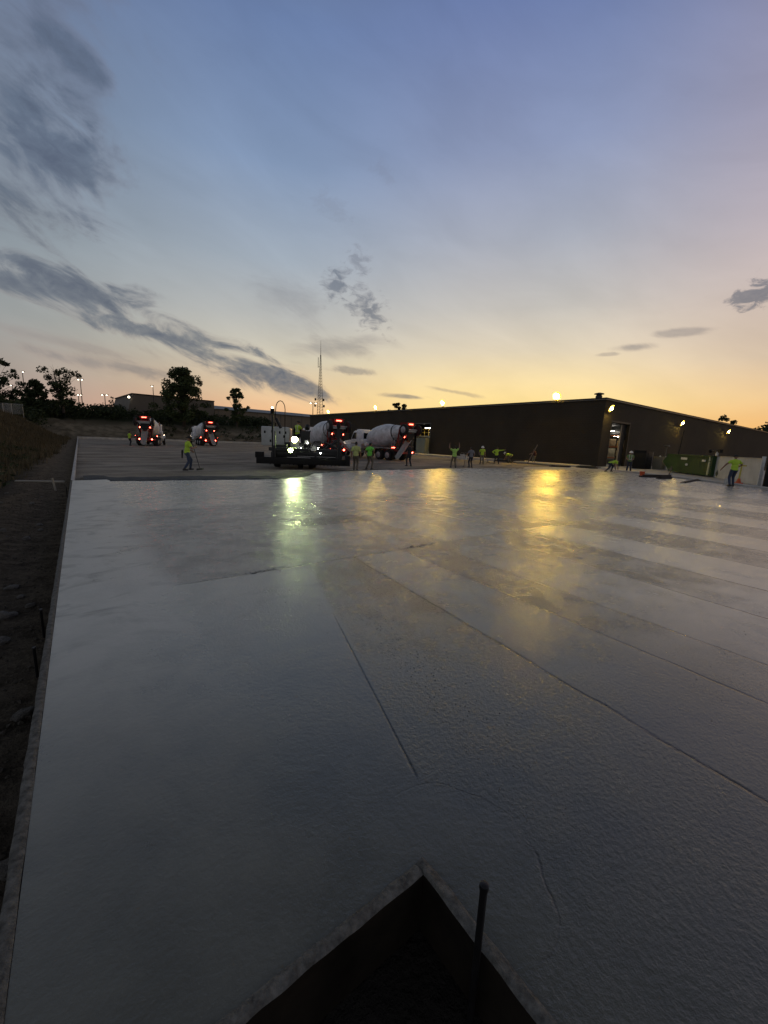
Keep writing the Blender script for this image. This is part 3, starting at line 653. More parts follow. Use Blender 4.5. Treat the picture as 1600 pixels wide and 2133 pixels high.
# left doorway: yellow railed mezzanine and a grey cabinet
mz = thing('mezzanine', 'yellow railed steel mezzanine inside the lit doorway behind the mixer truck', 'mezzanine', S(WF+3.2, (dl0+dl1)/2, -.02), SA)
zz = dlz*.62
b = MB(); b.bb((-1.2, -3.5, zz-.25), (2.2, 3.5, zz)); b.build('deck', pm('cream_steel', (.6, .56, .42), .5), mz, False)
b = MB()
for k in range(8): b.cyl((-1.15, -3.4+k*.97, zz), (-1.15, -3.4+k*.97, zz+1.1), .045)
b.cyl((-1.15, -3.4, zz+1.1), (-1.15, 3.4, zz+1.1), .05); b.cyl((-1.15, -3.4, zz+.55), (-1.15, 3.4, zz+.55), .045); b.build('railing', M_yellow, mz)
for yy in (-3.2, 0, 3.2): b = MB(); b.bb((-1.1, yy-.09, 0), (-.92, yy+.09, zz-.25)); b.build('column', M_yellow, mz)
cb = thing('utility_cabinet', 'grey green metal cabinet standing in front of the lit doorway by the truck tail', 'cabinet', S(WF-.7, dl1+.9, .03), SA)
b = MB(); b.box((0, 0, 1.25), (.9, 2.2, 2.5), bevel=.03); b.build('body', pm('cabinet_greygreen', (.16, .18, .15), .6), cb)
for yy in (-.53, .53): b = MB(); b.box((-.46, yy, 1.25), (.025, 1.0, 2.3)); b.build('door', pm('cabinet_greygreen', (.16, .18, .15), .6), cb, False)

# flood lamps: rooftop poles and wall brackets
def flood(name, label, cat, px, py, plane, off, group, lens, mast, tilt=R(28), size=.32):
    if plane == 'left': p = onplane(px, py, S(WF+off, 0), UV_); rz = SA+R(90)
    else: p = onplane(px, py, S(0, SF+off), US); rz = SA+R(180)
    t_ = thing(name, label, cat, p, rz, group)     # local +y points away from the wall, to the yard
    Rt = Matrix.Rotation(-tilt, 3, 'X')
    b = MB(); b.box((0, -.09, 0), (size*1.25, .18, size*1.0), (-tilt, 0, 0), bevel=.03); b.build('housing', M_darkmetal, t_)
    b = MB(); b.ball(Rt @ Vector((0, .0, 0)), size*.52, (1, .5, .82), Rt, 2); b.build('lens', lens, t_)
    b = MB(); b.lathe([(0, size*.45), (.02, size*1.0), (.98, size*1.0), (1, size*.45)], Rt @ Vector((0, -.045, 0)), Rt @ Vector((0, -.02, 0)), 24); b.build('rim', M_ring, t_)  # glowing disc that imitates the halo around the lens
    if mast: b = MB(); b.lathe([(0, size*.5), (.5, size*.72), (1, size*.86), (.9, size*.80), (.4, size*.62), (.05, size*.3)], Rt @ Vector((0, -.06, 0)), Rt @ Vector((0, .16, 0)), 24); b.build('halo_dish', M_ring, t_)  # glowing dish, widens the imitated halo
    if mast:
        zb = HB+.12-p.z
        b = MB(); b.cyl((0, -.13, zb), (0, -.13, -.05), .045); b.box((0, -.13, zb+.03), (.25, .25, .05)); b.build('pole', M_darkmetal, t_)
    else:
        b = MB(); b.cyl((0, -off_wall(off), .12), (0, -.1, .05), .04); b.box((0, -off_wall(off), .12), (.25, .03, .3)); b.build('bracket', M_darkmetal, t_)
    return t_
def off_wall(off): return -off-.005 if off < 0 else .3
flood('flood_lamp', 'brightest rooftop flood lamp nearest the warehouse corner', 'flood lamp', 1160, 825, 'left', -.1, 'flood lamps along the warehouse roof', M_flood, True, size=.55)
flood('flood_lamp', 'rooftop flood lamp over the wall right of the lit doorway', 'flood lamp', 922.5, 839, 'left', -.1, 'flood lamps along the warehouse roof', M_flood, True, size=.5)
flood('flood_lamp', 'rooftop flood lamp above the mixer truck in side view', 'flood lamp', 782.5, 848.5, 'left', -.1, 'flood lamps along the warehouse roof', M_flood, True, size=.5)
flood('flood_lamp', 'small distant flood lamp at the far left end of the warehouse roof', 'flood lamp', 684, 857.5, 'left', -.1, 'flood lamps along the warehouse roof', M_floodfar, True, size=.5)
flood('wall_lamp', 'wall lamp beside the warehouse corner above the tall doorway', 'wall lamp', 1274, 851, 'right', -.45, 'wall lamps on the warehouse end', M_floodfar, False, size=.4)
flood('wall_lamp', 'wall lamp between the doorway lamp and the end lamp, over the green dumpster', 'wall lamp', 1422, 882, 'right', -.45, 'wall lamps on the warehouse end', M_floodfar, False, size=.4)
flood('wall_lamp', 'wall lamp farthest along the warehouse end above the white panels', 'wall lamp', 1518, 899, 'right', -.45, 'wall lamps on the warehouse end', M_floodfar, False, size=.42)

# ------------------------------------------------------------------ mixer truck
def wheel(par, x, y, z, r=.52, wd=.32, side=1, name='wheel'):
    w_ = MB()
    w_.lathe([(0, r*.72), (.06, r*.93), (.2, r), (.8, r), (.94, r*.93), (1, r*.72)], (x-wd/2, y, z), (x+wd/2, y, z), 28)
    o = w_.build(name, M_rubber, par)
    q = MB(); xo = x+side*(wd/2+.002); q.lathe([(0, r*.56), (.35, r*.58), (.4, r*.46), (.7, r*.4), (.8, r*.2), (1, r*.17)], (xo-side*.02, y, z), (xo+side*.06, y, z), 20)
    q.build('rim', M_rim, o)
    return o
def mixer(label, loc, rotz, chute_az=0, group='concrete mixer trucks on the site'):
    T = thing('mixer_truck', label, 'mixer truck', loc, rotz, group)
    b = MB()
    for x in (-.43, .43): b.bb((x-.05, -4.5, .82), (x+.05, 4.85, 1.08))
    for y in (-4.3, -2.4, -.9, 1.0, 3.2): b.bb((-.38, y-.06, .84), (.38, y+.06, 1.0))
    for y in (-1.75, -3.1, 3.9): b.cyl((-1.1, y, .53), (1.1, y, .53), .09)
    b.build('frame', M_red, T)
    for y in (3.9,):
        for sd_ in (-1, 1): wheel(T, sd_*1.06, y, .53, .53, .33, sd_)
    for y in (-1.75, -3.1):
        for sd_ in (-1, 1): wheel(T, sd_*.93, y, .53, .53, .58, sd_)
    for sd_ in (-1, 1): wheel(T, sd_*1.05, -.38, .62, .48, .30, sd_)
    # cab
    b = MB(); b.prism([(1.3, 1.0), (3.05, 1.0), (3.08, 2.02), (2.62, 2.86), (2.3, 2.98), (1.3, 2.92)], -1.08, 1.08, bevel=.06)
    b.prism([(1.9, 2.97), (2.5, 2.93), (2.3, 3.12), (1.95, 3.14)], -.8, .8, bevel=.04)
    cab_ = b.build('cab', M_white, T)
    b = MB(); b.prism([(3.085, 2.06), (3.095, 2.07), (2.66, 2.84), (2.65, 2.83)], -.92, .92); b.build('windshield', M_glass, cab_)
    for sd_ in (-1, 1):
        x0, x1 = sorted((sd_*1.082, sd_*1.10))
        b = MB(); b.prism([(1.98, 1.06), (2.98, 1.06), (3.0, 2.0), (2.6, 2.8), (1.98, 2.84)], x0, x1, bevel=.006); d_ = b.build('door', M_white, cab_)
        b = MB(); x0, x1 = sorted((sd_*1.101, sd_*1.108)); b.prism([(2.08, 2.05), (2.92, 2.05), (2.56, 2.74), (2.08, 2.76)], x0, x1); b.build('door_window', M_glass, d_)
        b = MB(); b.box((sd_*1.115, 2.12, 1.72), (.03, .2, .05)); b.build('handle', M_black, d_)
        b = MB(); b.box((sd_*1.36, 2.95, 2.35), (.1, .2, .62), bevel=.03); b.cyl((sd_*1.06, 2.9, 2.6), (sd_*1.36, 2.95, 2.6), .02); b.build('mirror', M_black, cab_)
        b = MB(); x0, x1 = sorted((sd_*1.101, sd_*1.106))
        # illegible dark company name strip on the door
        for k in range(7): b.bb((x0, 2.2+k*.095, 1.50), (x1, 2.2+k*.095+.065, 1.62 if k % 3 else 1.65))
        b.box((sd_*1.104, 2.93, 1.56), (.005, .10, .13)); b.build('door_lettering', M_navypaint, d_)
    b = MB(); b.bb((-.72, 1.27, 2.0), (.72, 1.295, 2.72)); b.build('rear_window', M_glass, cab_)
    b = MB(); b.prism([(3.1, 1.05), (4.85, 1.0), (4.95, 1.3), (4.88, 1.62), (4.6, 1.78), (3.1, 2.0)], -.82, .82, bevel=.07); hd = b.build('hood', M_white, T)
    b = MB(); b.bb((-.55, 4.9, 1.06), (.55, 4.965, 1.55)); b.build('grille', M_black, hd)
    for sd_ in (-1, 1):
        b = MB(); b.lathe([(0, .07), (.3, .13), (1, .14)], (sd_*.98, 4.76, 1.30), (sd_*.98, 4.84, 1.30), 14); b.build('headlight', M_marker, hd)
        b = MB(); x0, x1 = sorted((sd_*.84, sd_*1.2)); b.prism([(3.15, .95), (3.22, 1.18), (3.45, 1.36), (4.2, 1.42), (4.72, 1.38), (4.76, .95), (4.6, .95), (4.45, 1.16), (3.9, 1.22), (3.4, 1.12), (3.26, .95)], x0, x1); b.build('fender', M_white, T)
    b = MB(); b.box((0, 5.02, .72), (2.3, .22, .34), bevel=.06); b.build('bumper', M_grey, T)
    b = MB(); b.cyl((.9, 1.12, 1.1), (.9, 1.12, 3.05), .09); b.cyl((.9, 1.12, 3.05), (.9, 1.05, 3.3), .075); b.build('exhaust_stack', M_rust, T)
    b = MB(); b.lathe([(0, .1), (.02, .3), (.98, .3), (1, .1)], (-1.24, .98, 1.78), (1.24, .98, 1.78), 22); b.build('water_tank', M_white, T)
    b = MB(); b.lathe([(0, .08), (.02, .23), (.98, .23), (1, .08)], (-1.2, .42, 1.55), (-.5, .42, 1.55), 18); b.build('air_tank', M_white, T)
    for sd_ in (-1, 1):
        b = MB(); b.lathe([(0, .1), (.02, .29), (.98, .29), (1, .1)], (sd_*.93, 1.2, .82), (sd_*.93, 2.6, .82), 20); b.build('fuel_tank', M_grey, T)
        b = MB(); b.bb((sd_*1.13-.07, -3.9, 1.17), (sd_*1.13+.07, .25, 1.29)); b.build('side_rail', M_grey, T)
        x0, x1 = sorted((sd_*.62, sd_*1.24)); arc = [(-2.42+1.42*math.cos(a), .62+.62*math.sin(a)) for a in [math.pi*k/10 for k in range(11)]]
        b = MB(); b.prism(arc+[(p[0]*.985-.036, p[1]-.03) for p in arc[::-1]], x0, x1); b.build('fender', M_black, T)
        b = MB(); b.bb((sd_*.93-.3, -3.98, .28), (sd_*.93+.3, -3.96, .95)); b.build('mud_flap', M_rubber, T)
    # drum
    A, B = Vector((0, .85, 2.02)), Vector((0, -4.05, 2.98))
    b = MB(); b.lathe([(0, .2), (.004, .62), (.03, .80), (.09, .96), (.2, 1.12), (.3, 1.19), (.42, 1.21), (.55, 1.18), (.64, 1.10), (.78, .88), (.9, .70), (1, .58)], A, B, 44)
    dr = b.build('drum', M_drum, T)
    b = MB(); b.lathe([(0, .80), (.15, .86), (.85, .84), (1, .76)], A.lerp(B, .80), A.lerp(B, .83), 40); b.build('roller_ring', M_darkmetal, dr)
    b = MB(); b.lathe([(0, .5), (.3, .62), (1, .62)], A.lerp(B, .985), A.lerp(B, 1.03), 30); b.build('mouth_rim', M_darkmetal, dr)
    # rear pedestal, hopper, chute
    b = MB()
    for sd_ in (-1, 1):
        b.tube([(sd_*.43, -4.4, 1.05), (sd_*.75, -4.1, 2.1), (sd_*.82, -4.35, 3.2)], .07); b.tube([(sd_*.43, -3.4, 1.05), (sd_*.75, -4.1, 2.1)], .06); b.tube([(sd_*.82, -4.35, 3.2), (sd_*.55, -4.75, 2.5), (sd_*.43, -4.5, 1.05)], .05)
    b.bb((-.85, -4.45, 3.16), (.85, -4.33, 3.28)); b.box((0, -4.2, 1.95), (1.5, .2, .22)); b.build('pedestal', M_red, T)
    b = MB(); P = [(-.62, -.5), (.62, -.5), (.62, .5), (-.62, .5)]
    vt = [b.b.verts.new((p[0]*1.05, -4.62+p[1]*.9, 3.82)) for p in P]; vb = [b.b.verts.new((p[0]*.6, -4.4+p[1]*.5, 3.12)) for p in P]
    for k in range(4): b.b.faces.new((vt[k], vt[(k+1) % 4], vb[(k+1) % 4], vb[k]))
    b.b.faces.new(vb); b.build('charge_hopper', M_red, T, False)
    b = MB()
    vt = [b.b.verts.new((p[0]*1.0, -4.75+p[1]*.8, 2.75)) for p in P]; vb = [b.b.verts.new((p[0]*.45, -4.85+p[1]*.45, 2.1)) for p in P]
    for k in range(4): b.b.faces.new((vt[k], vt[(k+1) % 4], vb[(k+1) % 4], vb[k]))
    b.b.faces.new(vb[::-1]); b.build('discharge_hopper', M_darkmetal, T, False)
    ch = MB(); L = 2.45     # trough, local +y = out, slopes down
    prof = [(.30*math.cos(a), -.24*math.sin(a)) for a in [math.pi*k/8 for k in range(9)]]
    def trough(y, z, sc): return [Vector((p[0]*sc, y, z+p[1]*sc)) for p in prof]+[Vector((p[0]*sc*.9, y, z+p[1]*sc*.88+.02)) for p in prof[::-1]]
    r0 = [ch.b.verts.new(v) for v in trough(0, 0, 1.15)]; r1 = [ch.b.verts.new(v) for v in trough(L*.72, -L*.68, .95)]
    n = len(r0)
    for k in range(n): ch.b.faces.new((r0[k], r0[(k+1) % n], r1[(k+1) % n], r1[k]))
    ch.b.faces.new(r0[::-1]); ch.b.faces.new(r1)
    for sd_ in (-1, 1): ch.cyl((sd_*.345, 0, .02), (sd_*.285, L*.72, -L*.68+.02), .03)
    ch.build('chute', M_grey, T, 'auto', (0, -4.9, 2.12), math.pi+chute_az)
    # raised trailing axle
    for sd_ in (-1, 1):
        wheel(T, sd_*.98, -5.15, 3.12, .54, .32, sd_)
        b = MB(); b.tube([(sd_*.6, -4.2, 1.2), (sd_*.66, -4.75, 2.3), (sd_*.66, -5.15, 3.12)], .075); b.build('axle_arm', M_darkmetal, T)
    b = MB(); b.cyl((-.9, -5.15, 3.12), (.9, -5.15, 3.12), .09); b.box((0, -5.22, 2.98), (1.3, .08, .16)); b.build('axle_beam', M_grey, T)
    b = MB(); b.box((0, -4.72, .86), (2.3, .16, .26), bevel=.03); b.build('rear_bumper', M_red, T)
    for sd_ in (-1, 1):
        b = MB(); b.lathe([(0, .085), (.6, .085), (1, .04)], (sd_*.72, -4.80, .9), (sd_*.72, -4.85, .9), 12); b.build('tail_light', M_tail, T)
        b = MB(); b.lathe([(0, .08), (.6, .08), (1, .04)], (sd_*.6, -4.82, 2.42), (sd_*.6, -4.87, 2.42), 12); b.build('tail_light', M_tail, T)
        b = MB(); b.box((sd_*.6, -4.78, 2.42), (.3, .07, .34)); b.build('lamp_box', M_red, T)
        for yy in (-3.8, -3.98, -4.15): b = MB(); b.ball((sd_*1.215, yy, 1.32), .05, sub=1); b.build('side_light', M_tail, T)
        b = MB(); b.box((sd_*1.14, -3.98, 1.3), (.14, .6, .34)); b.build('lamp_box', M_red, T)
    b = MB(); b.bb((-.26, -5.16, 3.62), (.26, -5.10, 3.72)); b.build('tail_light', M_tailbar, T)
    b = MB(); b.bb((-.5, -5.095, 3.52), (.5, -5.04, 3.84)); b.build('lamp_board', M_red, T)
    b = MB(); b.ball((-.5, -4.9, 3.66), .06, sub=1); b.build('marker_light', M_marker, T)
    b = MB()
    for sd_ in (-.19, .19): b.cyl((-1.12, -3.75+sd_, 1.25), (-.95, -3.75+sd_, 2.75), .025)
    for k in range(6): b.cyl((-1.12+.17*k/6, -3.94, 1.3+k*.25), (-1.12+.17*k/6, -3.56, 1.3+k*.25), .02)
    b.build('ladder', M_grey, T)
    return T
AZU = R(37.3)
p3 = G(806, 957.5, -.17)
t3 = mixer('white mixer truck seen from its left rear with cab and drum in full view', p3+Vector((-1.25, 1.6, 0)), AZU+R(6), chute_az=R(-82))
def setch(T, a):
    for ch in T.children:
        if ch.name.startswith('chute'): ch.rotation_euler.z = math.pi+a
t2 = copy_tree(t3); t2['label'] = 'mixer truck unloading right behind the screed machine, its tail to the camera'
p2 = V(664, 957, 43.0); t2.location = (p2.x, 43.5, -.17); t2.rotation_euler.z = R(30); setch(t2, R(70))
tA = copy_tree(t3); tA['label'] = 'distant mixer truck at the far left with all its red tail lights lit'
p1 = G(304, 929, -.17); tA.location = p1+Vector((-1.5, 4.0, 0)); tA.rotation_euler.z = R(22); setch(tA, 0)
tB = copy_tree(t3); tB['label'] = 'distant mixer truck below the large tree, turned so its cab shows at left'
p1 = G(432, 929.5, -.17); tB.location = p1+Vector((-2.6, 4.2, 0)); tB.rotation_euler.z = R(38); setch(tB, 0)

# ------------------------------------------------------------------ laser screed
sc0 = G(633, 978, -.17)
SCR = thing('laser_screed', 'laser screed machine with long black levelling head and dazzling work lights', 'screed machine', sc0, R(9))
b = MB(); b.box((0, 0, .50), (5.6, .34, .40), bevel=.02); b.box((-2.62, .05, .82), (.5, .3, .34), bevel=.03); b.box((2.66, 0, .62), (.3, .5, .62), bevel=.02); b.build('screed_beam', M_black, SCR)
b = MB(); b.lathe([(0, .12)]+[(k/40, .12 if k % 2 else .2) for k in range(1, 40)]+[(1, .12)], (-2.3, .42, .42), (2.4, .42, .42), 14); b.build('auger', M_darkmetal, SCR)
b = MB(); b.box((.2, .25, .98), (4.2, .16, .14)); b.box((-.9, .3, 1.18), (2.4, .5, .2), bevel=.02); b.box((1.5, .28, 1.16), (1.5, .3, .18))
for x in (-1.9, -.6, .7, 2.0): b.box((x, .2, .8), (.14, .2, .4))
b.box((.2, .8, .78), (4.3, .5, .42), bevel=.03); b.box((-1.5, .7, 1.2), (.9, .5, .5), bevel=.03); b.box((1.55, .62, 1.12), (.8, .4, .36), bevel=.03)
b.build('head_frame', M_darkmetal, SCR)
b = MB(); b.box((.9, .16, .795), (2.6, .03, .03)); b.box((-.3, -.18, .73), (1.4, .02, .03)); b.build('rail', M_galv, SCR)
for x, h in ((-1.86, 3.25), (2.08, 2.55)):
    b = MB(); b.cyl((x, .1, .7), (x, .1, h), .06); b.cyl((x+.12, .1, .7), (x+.12, .1, h-1.0), .07); mst = b.build('mast', M_darkmetal, SCR)
    b = MB(); b.lathe([(0, .06), (.1, .12), (.9, .12), (1, .06)], (x, .1, h), (x, .1, h+.32), 14); b.build('laser_receiver', M_black, mst)
    if x < 0: b = MB(); b.ball((x, .02, h+.36), .05, sub=1); b.build('receiver_lamp', M_marker, mst)
    else: b = MB(); b.box((x, .1, h-.6), (.16, .1, 1.2)); b.build('mast_sleeve', M_darkmetal, mst)
b = MB(); b.box((-1.78, 0.02, 1.9), (.07, .05, 1.0)); b.build('mast_plate', M_galv, SCR)
b = MB(); b.tube([(-1.22, .9, 1.5), (-1.2, .9, 3.5)]+[(-1.48+.28*math.cos(a), .9, 3.6+.5*math.sin(a)) for a in [math.pi*k/8 for k in range(9)]]+[(-1.8, .9, 3.1), (-1.5, .9, 2.5)], .026, 6); b.build('hose', M_black, SCR)
b = MB(); b.cyl((-1.74, .88, 3.05), (-1.45, .9, 2.45), .09); b.build('hose_guard', M_darkmetal, SCR)
b = MB(); b.bb((-1.95, 1.2, .55), (.6, 4.8, 1.1)); b.bb((-1.6, .3, .8), (.2, 1.3, 1.05)); b.build('chassis', M_darkmetal, SCR)
for x in (-1.75, .5):
    for y in (1.6, 4.3): wheel(SCR, x, y, .50, .50, .42, 1 if x > 0 else -1)
for x in (-.25, .42): wheel(SCR, x, .95, .36, .36, .30, 1)
b = MB(); b.box((-1.9, 3.1, 1.95), (1.75, 2.6, 1.2), bevel=.07); en = b.build('engine_housing', pm('machine_white', (.42, .44, .44), .4, var=.2, scale=2), SCR)
for k, (x, z) in enumerate([(-2.55, 2.2), (-2.1, 2.25), (-1.62, 2.2), (-1.25, 2.2), (-2.2, 1.65), (-1.35, 1.95)]):
    b = MB(); b.box((x, 1.79, z), (.10, .02, .16)); b.build('vent', M_black, en)
b = MB(); b.box((-.5, 2.6, 1.35), (1.6, 1.8, .5), bevel=.04); b.box((-.1, 1.5, 1.35), (1.0, .5, .55), bevel=.04); b.box((.1, 1.2, 1.55), (.35, .35, .5), bevel=.03); b.build('turret', M_darkmetal, SCR)
b = MB(); b.box((-.62, 1.26, 1.45), (.55, .3, .5), bevel=.03); b.box((.12, .98, 1.66), (.22, .2, .26)); b.box((.55, 1.1, 1.3), (.35, .4, .3)); b.build('valve_block', M_galv, SCR)
b = MB(); b.box((-.55, 2.5, 2.02), (.55, .5, .12), bevel=.04); b.box((-.55, 2.76, 2.32), (.52, .1, .62), bevel=.04); b.cyl((-.55, 2.5, 1.58), (-.55, 2.5, 1.98), .09); b.build('seat', M_black, SCR)
b = MB(); b.box((.0, 1.95, 2.0), (.6, .3, .75), bevel=.05); b.cyl((-.05, 1.85, 2.35), (.15, 1.7, 2.62), .03); b.cyl((.12, 1.6, 2.5), (.16, 1.76, 2.68), .16, .16, 16); b.build('console', M_darkmetal, SCR)
for (x, y, z, r) in [(-.62, .98, 1.78, .17), (-.80, .05, 1.14, .12)]:
    b = MB(); b.lathe([(0, .05), (.4, r), (1, r)], (x, y+.16, z), (x, y-.02, z), 18); hs = b.build('lamp_housing', M_black, SCR)
    b = MB(); b.lathe([(0, r), (1, r*1.15), (.9, r*1.1), (.1, r*.7)], (x, y+.06, z), (x, y-.10, z), 20); b.build('halo_dish', M_halo_green, hs)  # glowing ring that imitates the greenish halo
    b = MB(); b.ball((x, y-.03, z), r*.86, (1, .45, 1), sub=2); b.build('work_light', M_work if r > .15 else M_worksm, hs)
for (x, y, z) in [(-.22, 1.2, 1.25), (.2, .96, 1.62), (.85, .3, 1.33), (1.0, .28, 1.03)]:
    b = MB(); b.ball((x, y-.12, z), .035, sub=1); b.build('marker_lamp', M_worksm, SCR)
b = MB(); b.tube([(.3, 1.0, 1.1), (.6, .8, 1.7), (1.0, .7, 1.7), (1.5, .5, 1.1)], .035); b.tube([(-.3, 1.0, 1.1), (.1, .8, 1.5), (.5, .4, 1.0)], .03); b.tube([(1.0, 1.0, 1.2), (1.5, .8, 1.6), (2.0, .4, 1.1)], .03); b.build('hydraulic_hose', M_black, SCR)
b = MB(); b.bb((.6, 1.3, .7), (1.8, 2.4, 1.0)); b.cyl((.9, 1.2, 1.0), (2.2, 1.6, 1.9), .08); b.cyl((1.2, 1.2, 1.7), (2.3, 1.3, 1.2), .07); b.build('boom', M_darkmetal, SCR)

# ------------------------------------------------------------------ people
def ik(a, c, l1, l2, pole):
    d = c-a; L = min(d.length, (l1+l2)*.999); u = d.normalized()
    c = a+u*L
    x = (l1*l1-l2*l2+L*L)/(2*L); h = math.sqrt(max(0, l1*l1-x*x))
    pl = Vector(pole); pl = (pl-u*pl.dot(u)); pl.normalize()
    return a+u*x+pl*h, c
def remesh(mb, name, mats, voxel, smooth_it=4):
    me = mb.mesh(name+'_raw', mats); o = bpy.data.objects.new(name+'_raw', me); COL.objects.link(o)
    md = o.modifiers.new('r', 'REMESH'); md.mode = 'VOXEL'; md.voxel_size = voxel; md.use_smooth_shade = True
    s_ = o.modifiers.new('s', 'SMOOTH'); s_.factor = .5; s_.iterations = smooth_it
    dg = bpy.context.evaluated_depsgraph_get()
    out = bpy.data.meshes.new_from_object(o.evaluated_get(dg)); out.name = name
    bpy.data.objects.remove(o); bpy.data.meshes.remove(me)
    out.materials.clear()
    for q in mats: out.materials.append(q)
    out.shade_smooth(); return out
def person(label, loc, yaw, pose=None, shirt=M_hivis, pants=M_jeans, hat='hair', hatmat=M_hair, sleeve=.62, scale=1.04, vest=False, hold=None):
    P = dict(pz=.94, px=0, py=0, pitch=2, roll=0, twist=0, head=(0, 0), lf=(-.12, .02), rf=(.12, -.02), lh=None, rh=None, lz=.085, rz=.085, kl=(0, 1, 0), kr=(0, 1, 0), el=(-.5, -1, -.2), er=(.5, -1, -.2))
    if pose: P.update(pose)
    root = thing('person', label, 'person', loc, yaw, 'workers on the concrete pour')
    root.scale = (scale,)*3
    pel = Vector((P['px'], P['py'], P['pz']))
    Rt = Matrix.Rotation(R(P['twist']), 3, 'Z') @ Matrix.Rotation(-R(P['pitch']), 3, 'X') @ Matrix.Rotation(R(P['roll']), 3, 'Y')
    sx_, fy, uz = Rt @ Vector((1, 0, 0)), Rt @ Vector((0, 1, 0)), Rt @ Vector((0, 0, 1))
    Rp = Matrix.Rotation(R(P['twist']*.3), 3, 'Z') @ Matrix.Rotation(-R(P['pitch']*.35), 3, 'X')
    hx = Rp @ Vector((1, 0, 0))
    chest = pel+uz*.33; neck = pel+uz*.52; sh = {k: pel+uz*.46+sx_*(.185*k) for k in (-1, 1)}
    Rh = Rt @ Matrix.Rotation(R(P['head'][1]), 3, 'Z') @ Matrix.Rotation(-R(P['head'][0]), 3, 'X')
    hd = neck+Rh @ Vector((0, .025, .165))
    hip = {k: pel+hx*(.095*k)-Vector((0, 0, .03)) for k in (-1, 1)}
    joints = {}
    for k, f, z, kp in ((-1, P['lf'], P['lz'], P['kl']), (1, P['rf'], P['rz'], P['kr'])):
        an = Vector((f[0], f[1], z)); kn, an = ik(hip[k], an, .44, .44, Vector(kp)); joints[('k', k)] = kn; joints[('a', k)] = an
    for k, h, pl in ((-1, P['lh'], P['el']), (1, P['rh'], P['er'])):
        tg = Vector(h) if h else sh[k]+sx_*(.10*k)+Vector((0, .06, -.53))
        e, wv = ik(sh[k], tg, .29, .265, Vector(pl)); joints[('e', k)] = e; joints[('w', k)] = wv
    # ---- body, one surface
    b = MB()
    b.ball(hd, .1, (.76, .94, 1.16), Rh, 3); b.ball(hd+Rh @ Vector((0, .03, -.06)), .062, (.9, 1, 1), Rh, 2)
    b.cyl(hd+Rh @ Vector((0, .088, .03)), hd+Rh @ Vector((0, .115, -.018)), .009, .018, 8); b.ball(hd+Rh @ Vector((0, .108, -.02)), .017, sub=1)
    for k in (-1, 1): b.ball(hd+Rh @ Vector((.077*k, -.005, -.005)), .028, (.4, .8, 1.15), Rh, 2)
    b.cap(neck-uz*.03, hd-Rh @ Vector((0, .01, .06)), .062, .056)
    b.ball(chest+uz*.05, .17, (1.0, .66, 1.15), Rt, 3); b.ball(pel+uz*.13, .15, (1.0, .72, 1.15), Rt, 3); b.ball(pel, .16, (1.06, .74, .85), Rp, 3)
    for k in (-1, 1):
        b.cap(sh[k]-sx_*(.06*k)+uz*.01, sh[k], .075, .062); e, wv = joints[('e', k)], joints[('w', k)]
        b.cap(sh[k], e, .056, .044); b.cap(e, wv, .043, .031)
        d = (wv-e).normalized(); side = sx_*(-k)      # palms face the body
        side = (side-d*side.dot(d)).normalized(); fw = side.cross(d).normalized()
        if fw.dot(fy) < 0: fw = -fw
        pc = wv+d*.055
        b.ball(pc, .046, (.42, .92, 1.1), Matrix((side, fw, d)).transposed(), 2)
        for q, (o_, L_) in enumerate(((-.033, .062), (-.011, .076), (.011, .082), (.033, .074))):
            f0 = pc+d*.03+fw*o_; f1 = f0+d*L_*.55+side*.006; f2 = f1+d*L_*.38+side*L_*.32
            b.cap(f0, f1, .0105, .010, 8); b.cap(f1, f2, .010, .0088, 8)
        t0 = wv+d*.02+fw*.03; t1 = t0+fw*.032+d*.032+side*.012; b.cap(t0, t1, .014, .012, 8); b.cap(t1, t1+d*.032+side*.008, .012, .010, 8)
        kn, an = joints[('k', k)], joints[('a', k)]
        b.cap(hip[k], kn, .085, .056); b.cap(kn, an, .054, .038)
    body = remesh(b, 'person_body', [M_skin, M_eye], .0105, 2)
    Ri = Rh.inverted()
    for f in body.polygons:
        q = Ri @ (Vector(f.center)-hd)
        if q.y > .06 and ((abs(abs(q.x)-.031) < .013 and abs(q.z-.015) < .008) or (abs(q.x) < .024 and abs(q.z+.058) < .005)): f.material_index = 1
    bo = bpy.data.objects.new('body', body); COL.objects.link(bo); bo.parent = root
    # ---- clothes
    b = MB()
    b.ball(chest+uz*.05, .185, (1.02, .70, 1.12), Rt, 3); b.ball(pel+uz*.13, .168, (1.02, .76, 1.1), Rt, 3); b.ball(pel+uz*.0, .172, (1.06, .78, .66), Rp.lerp(Rt, .4) if hasattr(Rp, 'lerp') else Rp, 3)
    b.cap(neck-uz*.06, neck-uz*.02, .085, .07)
    for k in (-1, 1):
        e, wv = joints[('e', k)], joints[('w', k)]
        b.cap(sh[k]-sx_*(.07*k), sh[k], .088, .077)
        if sleeve > 1: b.cap(sh[k], e, .072, .060); b.cap(e, e.lerp(wv, .9), .058, .044)
        else: b.cyl(sh[k], sh[k].lerp(e, sleeve), .075, .071, 14)
    me = remesh(b, 'shirt', [shirt, pm('reflective_grey', (.5, .5, .5), .35)], .016, 3)
    if vest:
        RtI = Rt.inverted()
        for f in me.polygons:
            q = RtI @ (Vector(f.center)-pel)
            if abs(q.z-.14) < .024 or (abs(abs(q.x)-.09) < .02 and q.z > .14): f.material_index = 1
    so_ = bpy.data.objects.new('shirt', me); COL.objects.link(so_); so_.parent = root
    b = MB(); b.ball(pel-Vector((0, 0, .01)), .166, (1.06, .76, .8), Rp, 3)
    for k in (-1, 1):
        kn, an = joints[('k', k)], joints[('a', k)]
        b.cap(hip[k], kn, .098, .073); b.cap(kn, kn.lerp(an, .94), .071, .058)
